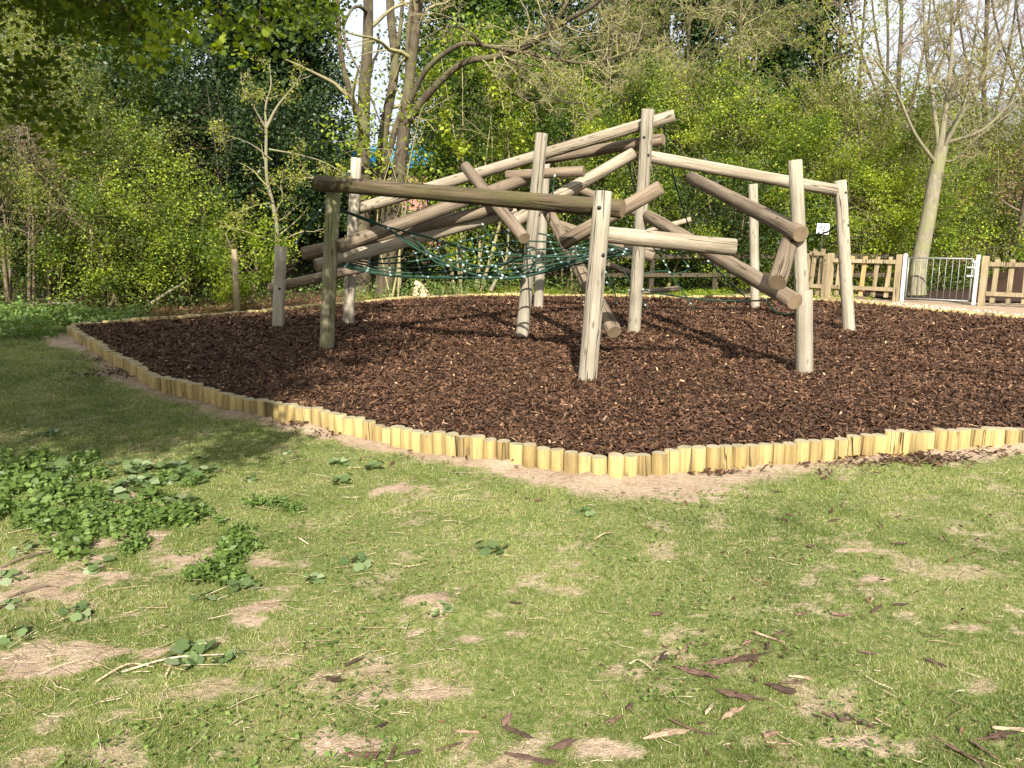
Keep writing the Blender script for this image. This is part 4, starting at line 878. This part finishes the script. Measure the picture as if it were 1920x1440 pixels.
for k, (a, lab) in enumerate([([(752, 560, 18.6), (749, 500, 18.6), (752, 440, 18.5), (770, 350, 18.4)], 'thin pale sapling stem behind the net, right one'), ([(722, 562, 18.4), (730, 520, 18.4), (748, 480, 18.5), (740, 400, 18.6)], 'thin crooked sapling stem behind the net, left one'),
                              ([(920, 545, 19), (935, 515, 19), (950, 480, 19), (955, 400, 19)], 'short leaning pale stem behind the net')]):
    limb_tree('sapling', lab, 'tree', [(PY(*a), .055, .02, .6)], 2, 'barkpale', 'twig', 'haw', 2, .08, .06, group=hg, seed=60 + k, ratio=.3)
# fallen branches on the left
for k, (a, lab) in enumerate([([(275, 575, 15.6), (320, 545, 15.8), (345, 530, 16), (350, 520, 16)], 'fallen grey branch on the leaf litter'), ([(50, 590, 14.6), (90, 570, 14.8), (140, 568, 15)], 'curved dead branch at the far left'), ([(200, 604, 13.4), (225, 595, 13.6), (245, 588, 14)], 'pale dead stick leaning over the edging'), ([(190, 595, 15), (205, 575, 15), (215, 555, 15)], 'leaning brown stump-like stem under the hawthorn')]):
    limb_tree('fallen_branch', lab, 'branch', [(PY(*a), .045 if k != 2 else .012, .015, .8)], 1, 'twigdark' if k in (1, 3) else 'barkpale', 'twigdark', None, seed=70 + k, ratio=.4)
# ---- overhanging tree at the left
rg = random.Random(11)
OT = empty('overhanging_tree', (-8.3, 3.2, 0)); tag(OT, 'big leafy tree whose shaded boughs hang into the top left corner', 'tree')
lines = [(catmull([Vector((0, 0, -.2)), Vector((.1, .1, 1.5)), Vector((.0, .2, 3.2)), Vector((.3, .4, 5.2)), Vector((.4, .5, 8))], 4), np.linspace(.34, .10, 17), 12)]
big = []; tw = []; tips = []
ends = []
while len(ends) < 34:
    px = rg.uniform(-260, 640); py = rg.uniform(-260, 300 - max(px, 0) * .52); ends.append((P(px, py, rg.uniform(5.6, 9.5)), 1))
for i in range(16): ends.append((Vector((rg.uniform(-3.2, -1.4), rg.uniform(.5, 3.2), rg.uniform(3.6, 4.6))), 0))
for i in range(80): ends.append((Vector((rg.uniform(-7.0, -2.0), rg.uniform(.2, 5.2), rg.uniform(3.7, 5.6))), 0))
for e, vis in ends:
    e = e - OT.location; L_ = e.length; s = Vector((.2, .2, min(6.5, e.z * .55 + 1.6))); md = s.lerp(e, .55) + Vector((rg.gauss(0, .3), rg.gauss(0, .3), rg.uniform(.4, 1.1)))
    q = catmull([s, md, e], 7); big.append((q, np.linspace(.06, .010, len(q)), 6)); q2 = q[len(q) // 3:]; branchlets(q2, .035, .010, 2, tw, tips, rg, dens=1.15, ratio=.30, spread=1.0, trop=-.05, wob=.16, minr=.0025)
mkobj('trunk', tubes_mesh('trunk', lines + big, M['barkdark']), OT); mkobj('twigs', tubes_mesh('twigs', tw, M['twigdark']), OT)
C = tip_leaves(tips, max(2, int(200000 / len(tips))), .10); tone = np.clip(R.beta(2, 2.3, len(C)), 0, 1)
lobed(C, .054, tone, 'crown', M['over'], OT, flat=.45); print('overhang', len(C), len(tips))
C = []  # leaf spray in a brighter green, painting sunlight onto part of the shaded crown
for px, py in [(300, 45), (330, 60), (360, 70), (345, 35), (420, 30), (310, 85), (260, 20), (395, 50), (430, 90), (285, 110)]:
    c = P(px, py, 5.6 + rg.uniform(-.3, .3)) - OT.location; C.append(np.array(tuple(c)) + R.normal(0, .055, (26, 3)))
o = lobed(np.concatenate(C), .05, R.beta(2, 2, 260), 'painted_sunlit_leaves', M['bright'], OT, flat=.4); o['label'] = 'spray of crown leaves coloured brighter yellow-green to look sunlit'
def at_clump(px, py, Yd, n, r, mat, s):
    c = P(px, py, Yd) - OT.location; C = np.array(tuple(c)) + R.normal(0, 1, (n, 3)) * np.array([r, r, r * .5]); return C
# ---- undergrowth behind the bed
def cover(name, label, cat, X, Y, h, leaf, size, per=1, kind='stuff'):
    n = len(X); C = np.stack([X, Y, R.random(n) ** .8 * h * (0.5 + fbm(X * 1.2, Y * 1.2, 3))], 1)
    o = leaves_obj(name, C, size, M[leaf], None, tone=R.beta(2, 2, n)); tag(o, label, cat, kind=kind)
n = 90000; X = R.uniform(-12, 14, n); Y = R.uniform(12, 26, n); sd = sdist(X, Y); d2 = woodland(X, Y)
k = (sd > .25) & (Y > 12) & (fbm(X * .7 + 2, Y * .7, 3) > .40 - .0 * X) & (d2 > .1) & ((X > -3.6) | (Y > 13)) & ~((X > 7.5) & (Y < 20.5)) & ((X > -3.2) | (R.random(n) < .4))
cover('nettle_bank', 'bank of low green nettles and ground ivy under the trees behind the bed', 'undergrowth', X[k], Y[k], .42, 'nettle', .07)
n = 26000; X = R.uniform(-3.5, 9, n); Y = R.uniform(17.6, 21, n); sd = sdist(X, Y); k = (sd > .15) & (fbm(X * 1.1, Y * 1.1, 3) > .42) & (X < 8); cover('weedy_verge', 'bright sunlit weeds and long grass along the far edging', 'undergrowth', X[k], Y[k], .16, 'bright', .05)
n = 12000; X = R.uniform(-12, -6.3, n); Y = R.uniform(11.2, 14.5, n); sd = sdist(X, Y); k = (sd > .2) & (Y > 12.0 - .25 * (X + 7) * 0 + (fbm(X, Y, 2) - .5) * 1.2) & (X < -6.4); cover('ivy_ground_cover', 'ivy and dark leaves covering the ground beside the left corner of the bed', 'undergrowth', X[k], Y[k], .30, 'nettle', .085)
# dry stalks and leaf litter left back
lines = []
for i in range(520):
    x = rg.uniform(-9.5, 2.5); y = rg.uniform(13.6, 19.5)
    if float(sdist(np.array([x]), np.array([y]))[0]) < .25: continue
    h = rg.uniform(.15, .75); p = Vector((x, y, 0)); q = wander(p, Vector((rg.gauss(0, .5), rg.gauss(0, .5), 1)), h, 4, .2, -.05, rg); lines.append((q, np.linspace(.007, .003, 5), 3))
tag(mkobj('dead_stalks', tubes_mesh('dead_stalks', lines, M['straw'])), 'tangle of dead bramble and nettle stalks behind the bed', 'dead stalks', kind='stuff')
n = 14000; X = R.uniform(-10, 1, n); Y = R.uniform(12.8, 19, n); k = (sdist(X, Y) > .15) & (woodland(X, Y) > .05); X = X[k]; Y = Y[k]
leaves_obj('leaf_litter', np.stack([X, Y, R.uniform(.01, .05, len(X))], 1), .06, M['copper']); tag(bpy.data.objects['leaf_litter'], 'brown fallen leaves under the left shrubs', 'leaf litter', kind='stuff')

# ------------------------------------------------------------------ buildings far behind
bb = empty('blue_roofed_building', (-6, 38, 0)); tag(bb, 'low building with a bright blue roof edge glimpsed behind the twin trunks', 'building')
mb_ = MB(); mb_.box((0, 2, 2.15), (9.6, 4, 4.3)); mb_.build('wall', M['brick'], bb)
mb_ = MB(); mb_.box((0.2, 1.9, 4.85), (10.6, 5.0, .75)); mb_.box((0.2, 1.9, 4.41), (10.3, 4.8, .12)); mb_.build('roof', M['blue'], bb)
for x in (-3.2, 0, 3): mb_ = MB(); mb_.box((x, -.02, 2.4), (1.4, .06, 1.3)); mb_.build('window', M['glass'], bb)
bk = empty('brick_building', (-13.6, 30, 0)); tag(bk, 'red brick building with a grey roof hidden behind the dark shrubs on the left', 'building')
mb_ = MB(); mb_.box((0, 2, 2.6), (7.5, 4, 5.2)); mb_.build('wall', M['brick'], bk)
b = MB(); b.add([(-4, -.4, 5.2), (4, -.4, 5.2), (4, 4.4, 5.2), (-4, 4.4, 5.2), (-4, 2, 7), (4, 2, 7)], [[0, 1, 5, 4], [2, 3, 4, 5], [0, 4, 3], [1, 2, 5], [3, 2, 1, 0]]); b.build('roof', M['roof'], bk)
for x in (-2.2, 1.8): mb_ = MB(); mb_.box((x, -.02, 2.6), (1.1, .06, 1.2)); mb_.build('window', M['glass'], bk)
hs = empty('house', (25.5, 40, 0)); tag(hs, 'red brick and white rendered house glimpsed through trees at the right edge', 'house')
mb_ = MB(); mb_.box((-2.4, 3, 2.8), (3.4, 6, 5.6)); mb_.build('wall', M['brick'], hs); mb_ = MB(); mb_.box((1.4, 3, 2.8), (4.2, 5.9, 5.6)); mb_.build('rendered_wall', M['white'], hs)
b = MB(); b.add([(-4.5, -.4, 5.6), (4, -.4, 5.6), (4, 6.4, 5.6), (-4.5, 6.4, 5.6), (-4.5, 3, 8), (4, 3, 8)], [[0, 1, 5, 4], [2, 3, 4, 5], [0, 4, 3], [1, 2, 5], [3, 2, 1, 0]]); b.build('roof', M['roof'], hs)
for x in (-2.5, .8, 2.4): mb_ = MB(); mb_.box((x, -.03, 3.6), (.9, .08, 1.1)); mb_.build('window', M['glass'], hs)
sh_ = empty('shed', (16.6, 26, 0)); tag(sh_, 'small dark open shelter with a white roof edge at the far right', 'shed')
for x, y in ((-.8, 0), (.8, 0), (-.8, 1.6), (.8, 1.6)): mb_ = MB(); mb_.box((x, y, .9), (.09, .09, 1.8)); mb_.build('post', M['fenceold'], sh_)
mb_ = MB(); mb_.box((0, 1.6, .9), (1.7, .05, 1.75)); mb_.box((-.83, .8, .9), (.05, 1.6, 1.75)); mb_.build('wall', M['fenceold'], sh_)
mb_ = MB(); mb_.box((0, .8, 1.86), (2.1, 2.1, .07)); mb_.build('roof', M['white'], sh_)
# earth heap and worn track past the gate
xs = np.linspace(-2.4, 2.4, 40); o = mkobj('earth_heap', grid_mesh('earth_heap', xs, xs, lambda x, y: .95 * np.exp(-(x / 1.1) ** 2 - (y / .9) ** 2) * (.8 + .4 * fbm(x * 3, y * 3, 3)) - .04, M['mulch'])); o.location = (13.2, 20.4, 0); tag(o, 'dark heap of bark and earth beyond the right picket fence', 'heap')
def sheet(name, poly, z, mat):
    tag(mkobj(name, mkmesh(name, [(p[0], p[1], z) for p in poly], [list(range(len(poly)))], mat)), kind='structure')
M['track'] = plain('worn_track', (0.20, 0.15, 0.11), .95, nsc=5, var=.4, bump=.6)
M['gravel'] = plain('pale_gravel', (0.55, 0.42, 0.30), .95, nsc=45, var=.4, bump=.9)
sheet('track', [(8.6, 18.9), (10.4, 18.0), (14, 16.8), (19, 17.5), (17, 21), (12, 21.5), (8.7, 21.2)], .034, M['mulch'])
xs = nonuni(7, 7.2, 12.4, 12.5, .08); ys = nonuni(13, 13.3, 18.5, 18.6, .08)
# stones on the gravel by the gate
n = 2600; t = R.random(n); X = R.uniform(7.2, 11.5, n); Y = R.uniform(13.8, 18.3, n); sd = sdist(X, Y); lin = (Y - (18.2 - (X - 8.81) * .8)); k = (sd > .08) & (sd < 2.2) & (lin < .1); X = X[k]; Y = Y[k]; n = len(X)
VV = []; FF = []; q = 0
oc = np.array([(1, 0, 0), (0, 1, 0), (-1, 0, 0), (0, -1, 0), (0, 0, .7), (0, 0, -.7)], float); of = np.array([(0, 1, 4), (1, 2, 4), (2, 3, 4), (3, 0, 4), (1, 0, 5), (2, 1, 5), (3, 2, 5), (0, 3, 5)])
for i in range(n):
    s = rg.uniform(.012, .04); v = oc * s * R.uniform(.6, 1.3, (6, 3)); a = rg.uniform(0, 6.28); c_, s_ = math.cos(a), math.sin(a); v = v @ np.array([[c_, s_, 0], [-s_, c_, 0], [0, 0, 1]]); VV.append(v + np.array([X[i], Y[i], .01])); FF.append(of + q); q += 6
tag(mkobj('gravel', mkmesh('gravel', np.concatenate(VV), np.concatenate(FF), M['gravel'])), 'pale loose stones on the bare ground in front of the gate', 'gravel', kind='stuff')

# ------------------------------------------------------------------ foreground weeds, bark pieces
def nettle_mesh(seed):
    rg_ = random.Random(seed); C = []; 
    for s in range(rg_.randint(6, 9)):
        a = rg_.uniform(0, 6.28); r = rg_.uniform(.0, .10); h = rg_.uniform(.04, .13); x = math.cos(a) * r; y = math.sin(a) * r
        for k in range(int(h / .018) + 2):
            z = h * (k + 1) / (int(h / .018) + 2); b_ = a + k * 1.57
            for sg_ in (0, math.pi): C.append((x + math.cos(b_ + sg_) * .026, y + math.sin(b_ + sg_) * .026, z + rg_.gauss(0, .006)))
    return np.array(C)
nshape = [(0, -.5), (.24, -.38), (.22, -.22), (.38, -.12), (.24, .08), (.26, .24), (.0, .62), (-.26, .24), (-.24, .08), (-.38, -.12), (-.22, -.22), (-.24, -.38)]
rshape = [(0, -.36), (.22, -.48), (.45, -.3), (.52, 0), (.42, .3), (.2, .5), (0, .46), (-.2, .5), (-.42, .3), (-.52, 0), (-.45, -.3), (-.22, -.48)]
NP = []
for s in range(4):
    C = nettle_mesh(s); o = lobed(C, .042, R.beta(2, 2, len(C)), 'nettle', M['nettle'], None, flat=.40, shape=nshape); NP.append(o)
MP = []
for s in range(4):
    k_ = 9 + 2 * s; a = R.uniform(0, 6.28, k_); r = R.uniform(.02, .11, k_); C = np.stack([np.cos(a) * r, np.sin(a) * r, R.uniform(.02, .055, k_)], 1)
    o = lobed(C, .064, R.beta(1.3, 1.6, k_), 'broad_leaved_weed', M['mallow'], None, flat=.58, shape=rshape); MP.append(o)
def scatter(protos, px, py, Ls, group, cat, label):
    global used_
    c = G(px, py); src = protos[rnd.randrange(len(protos))]
    if src.name in used_: o = src.copy(); COL.objects.link(o)
    else: o = src; used_.add(src.name)
    o.location = (c.x, c.y, float(gheight(c.x, c.y))); s = rnd.uniform(.6, 1.2) * Ls; o.scale = (s, s, s * (.72 if cat == 'nettle' else .8)); o.rotation_euler = (rnd.uniform(-.1, .1), rnd.uniform(-.1, .1), rnd.uniform(0, 6.28)); tag(o, label, cat, group)
used_ = set()
for i in range(42): scatter(NP, rnd.uniform(-30, 190), rnd.uniform(865, 1000), 1.05, 'nettles in the patch at the left edge', 'nettle', 'low nettle plant in the dense dark green patch at the left edge')
for i in range(46):
    t = rnd.random(); scatter(NP, 120 + t * 260 + rnd.gauss(0, 25), 1000 - t * 45 + rnd.gauss(0, 30), .92, 'nettles in the middle of the left weed patch', 'nettle', 'low nettle plant in the sunlit middle of the left weed patch')
for i in range(9): scatter(NP, rnd.gauss(445, 25), rnd.gauss(1030, 14), .85, 'nettles in the small clump right of the patch', 'nettle', 'nettle in the small separate clump right of the weed patch')
for i in range(7): scatter(NP, rnd.gauss(385, 22), rnd.gauss(1085, 10), .7, 'nettles in the lower small clump', 'nettle', 'small nettle in the lower clump below the weed patch')
for i in range(6): scatter(NP, rnd.gauss(520, 25), rnd.gauss(950, 12), .6, 'nettles in the faint clump on the lawn', 'nettle', 'tiny nettle in the faint clump on the lawn right of the patch')
for i in range(28): scatter(MP, rnd.uniform(60, 420), rnd.gauss(895, 28), 1.0, 'broad-leaved weeds at the back of the patch', 'weed', 'broad grey-green leaved weed at the back of the left patch')
for px, py, lab in [(45, 1035, 'broad-leaved weed on bare soil below the nettle patch'), (20, 1090, 'flattened broad leaves on bare soil at the left edge'), (25, 1140, 'pale flattened weed with curled leaves at the left edge'), (30, 1200, 'lowest flattened broad-leaved weed at the left edge'), (185, 1065, 'single broad-leaved weed under the nettle patch'), (150, 1155, 'small curled weed on the lawn at left'), (390, 1125, 'broad-leaved weed lying flat left of the bare spot'), (450, 1105, 'broad-leaved weed beside the small nettle clump'), (345, 1235, 'curled pale weed near a dry stick'), (425, 1240, 'withered broad-leaved weed at lower left'), (595, 1090, 'curled weed near the left bare spot'), (675, 1060, 'grey-green flattened leaves in the middle of the lawn'), (640, 870, 'weed near the soil strip along the edging'), (540, 850, 'weed in the dappled shade by the edging'), (700, 880, 'small weed at the rim of the bare soil'), (470, 900, 'broad-leaved weed right of the patch on thin grass'), (640, 905, 'flat weed on the thin grass in the middle left'), (830, 1160, 'green weed beside the small soil mound'), (860, 890, 'green tuft at the rim of the soil strip'), (1100, 965, 'pale weed leaves on the lawn below the near corner'), (920, 1035, 'single grey-green leaf cluster right of the middle')]:
    scatter(MP, px, py, .72, 'single weeds on the lawn', 'weed', lab)
def bark_piece(px, py, L, w, ang, tone, label, curl=.25):
    rg_ = random.Random(int(px * 13 + py)); n = 6; V = []; F = []; th = .003; L *= .85; w *= .85; curl = rg_.uniform(-.05, .12); sk = rg_.gauss(0, .06); q_ = rg_.uniform(4, 12); j1, j2_ = rg_.uniform(-1.1, 1.1), rg_.uniform(-1.1, 1.1)
    for i in range(n + 1):
        t = i / n - .5; ww = w * max(.2, 1 - abs(2 * t) ** q_ * .75) * rg_.uniform(.6, 1.25) / 2; y0 = rg_.gauss(0, w * .07) + sk * L * t * t * 2; zc = curl * L * t * t
        for (s_, zz) in ((-1, 0), (-.2, .18 * w), (.3, .22 * w), (1, .05 * w)): V.append((t * L + (j1 if s_ < 0 else j2_) * w * (abs(t) > .45), y0 + s_ * ww, zc + zz * .5 + .004))
        for (s_, zz) in ((1, .05 * w), (.3, .22 * w), (-.2, .18 * w), (-1, 0)): V.append((t * L + (j1 if s_ < 0 else j2_) * w * (abs(t) > .45), y0 + s_ * ww * .96, zc + zz * .5 + .004 - th))
    for i in range(n):
        for j in range(8): j2 = (j + 1) % 8; F.append([i * 8 + j, i * 8 + j2, (i + 1) * 8 + j2, (i + 1) * 8 + j])
    F.append(list(range(8))[::-1]); F.append([n * 8 + j for j in range(8)])
    c = G(px, py); o = mkobj('bark_piece', mkmesh('bark_piece', V, F, M['chipred'], False, {'rnd': [tone] * len(V)}))
    o.location = (c.x, c.y, float(gheight(c.x, c.y)) + .012); o.rotation_euler = (rg_.gauss(0, .35), rg_.gauss(0, .12), ang + rg_.gauss(0, .25)); tag(o, label, 'bark piece', 'bark pieces lying on the lawn')
BP = [(665, 1245, .09, .018, .9, .1, 'dark narrow bark piece on the lawn, lower left of the middle'), (625, 1278, .08, .03, .2, .05, 'nearly black crumpled bark piece'), (970, 1135, .05, .02, 2.6, .05, 'small dark bark piece near the middle'),
      (1235, 1155, .07, .025, .2, .3, 'brown bark piece lying alone at centre right'), (1245, 1235, .08, .03, 1.4, .08, 'dark upright-curled bark piece left of the long strip'), (1280, 1225, .20, .018, .45, .7, 'long tan bark strip pointing up right'),
      (1310, 1265, .16, .035, -.5, .4, 'long reddish bark slab, lower of the cluster'), (1340, 1248, .12, .05, -.1, .55, 'broad reddish bark slab in the cluster'), (1400, 1240, .15, .05, -.15, .15, 'dark shaggy bark slab at the right of the cluster'), (1440, 1198, .16, .012, -.15, .85, 'thin pale stick above the bark cluster'),
      (1465, 1190, .07, .03, .3, .3, 'brown flake above the bark cluster'), (1400, 1208, .06, .02, .5, .6, 'small tan flake above the bark cluster'), (1380, 1308, .14, .045, -.1, .35, 'reddish bark slab below the cluster'), (1470, 1298, .12, .03, -.4, .1, 'dark curved bark piece right of the lower slab'),
      (1490, 1284, .09, .03, -.15, .55, 'orange-brown bark piece beside a pale chip'), (1505, 1275, .08, .02, -.1, .95, 'pale wood chip beside the orange-brown piece'), (1330, 1335, .08, .018, .9, .97, 'pale wood chip standing out near the bottom'), (1370, 1343, .10, .025, .1, .8, 'tan curled chip near the bottom'),
      (1250, 1380, .17, .03, .3, .85, 'long tan bark strip near the bottom'), (1300, 1375, .16, .022, -.5, .45, 'reddish strip meeting the long tan strip'), (1440, 1385, .06, .03, -.3, .65, 'small pinkish flake near the bottom'), (1455, 1400, .08, .015, 0, .8, 'thin tan sliver near the bottom'),
      (1570, 1350, .07, .028, .0, .35, 'brown oval bark piece at lower right'), (1613, 1356, .09, .022, -.8, .3, 'brown narrow bark piece at lower right'), (1655, 1360, .06, .012, -.5, .95, 'small pale chip at lower right'), (1800, 1415, .13, .035, -.5, .4, 'large reddish bark piece in the lower right corner'),
      (1835, 1405, .11, .022, -1.1, .55, 'steep reddish bark strip in the lower right corner'), (1890, 1372, .15, .02, -.2, .95, 'long pale wood sliver at the right edge'), (1870, 1385, .08, .04, .3, .3, 'brown flake under the pale sliver'), (1755, 1247, .08, .018, -.2, .08, 'dark curved bark piece at the right'),
      (1630, 1227, .07, .015, -.1, .4, 'faint brown chip at the right'), (1688, 1138, .07, .022, -.4, .1, 'dark chip above right of the middle'), (1645, 1145, .08, .02, .3, .15, 'dark forked chip above right of the middle'), (1635, 1127, .05, .02, .8, .9, 'yellow wood chip at the right'),
      (1570, 1155, .08, .025, .1, .65, 'pinkish flake at the right'), (1500, 1155, .05, .03, .2, .6, 'orange round flake at the right'), (1518, 1028, .05, .025, .1, .3, 'brown chip on the upper right lawn'), (1690, 1023, .09, .015, 0, .15, 'long dark chip on the upper right lawn'), (1560, 980, .06, .03, -.3, .25, 'brown chip below the right edging'),
      (1455, 925, .06, .03, -.3, .1, 'dark chip just below the soil strip at right'), (1060, 1398, .10, .03, .1, .3, 'brown bark piece near the bottom middle'), (1000, 1428, .18, .045, .05, .35, 'large reddish bark slab at the bottom edge'), (965, 1375, .12, .03, .1, .2, 'dark bark piece near the bottom middle'), (950, 1352, .08, .035, 1.6, .6, 'pink flake near the bottom middle'),
      (875, 1400, .10, .012, .8, .8, 'thin tan sliver near the bottom, left of the flake'), (840, 1405, .11, .012, .5, .4, 'thin brown sliver near the bottom'), (880, 1375, .10, .014, -.3, .75, 'tan sliver beside a dark chip'), (690, 1420, .12, .035, -.3, .45, 'reddish bark piece near the bottom left'), (735, 1420, .09, .018, 1.1, .3, 'curved bark piece near the bottom left'),
      (775, 1415, .06, .018, .1, .05, 'black bark chip near the bottom edge'), (715, 1365, .04, .02, .6, .02, 'tiny nearly black bark chip'), (1180, 1330, .05, .02, 1.2, .2, 'small dark chip left of the lower slabs'), (1150, 1355, .07, .022, .6, .5, 'tan chip left of the lower slabs'), (1440, 1215, .07, .02, 1.2, .2, 'dark chip inside the cluster')]
for t in BP: bark_piece(*t)
def stick(px0, py0, px1, py1, r, label, mat='straw'):
    a = G(px0, py0); b_ = G(px1, py1); c = (a + b_) / 2; q = catmull([a - c + Vector((0, 0, .012)), Vector((rnd.gauss(0, .02), rnd.gauss(0, .02), .03)), b_ - c + Vector((0, 0, .012))], 5)
    V, F = tube(q, np.linspace(r, r * .5, len(q)), 6); o = mkobj('stick', mkmesh('stick', V, F, M[mat], True, {'rnd': [rnd.uniform(.3, .9)] * len(V)}), None, c); tag(o, label, 'stick')
stick(180, 1284, 290, 1256, .005, 'dry stick lying below the left weeds'); stick(230, 1265, 420, 1232, .005, 'long dry stalk at lower left beside a withered weed'); stick(0, 1070, 110, 1035, .008, 'dark twig on bare soil at the left edge', 'twigdark'); stick(15, 1125, 110, 1105, .006, 'dark twig lower on the bare soil at the left edge', 'twigdark')
stick(310, 1275, 330, 1240, .004, 'short forked stalk at lower left'); stick(1115, 1015, 1150, 1003, .005, 'pale stalk on the lawn below the near corner'); stick(560, 1012, 580, 1025, .005, 'short pale stalk left of the middle'); stick(1180, 1250, 1225, 1262, .003, 'thin pale stalk left of the bark cluster')
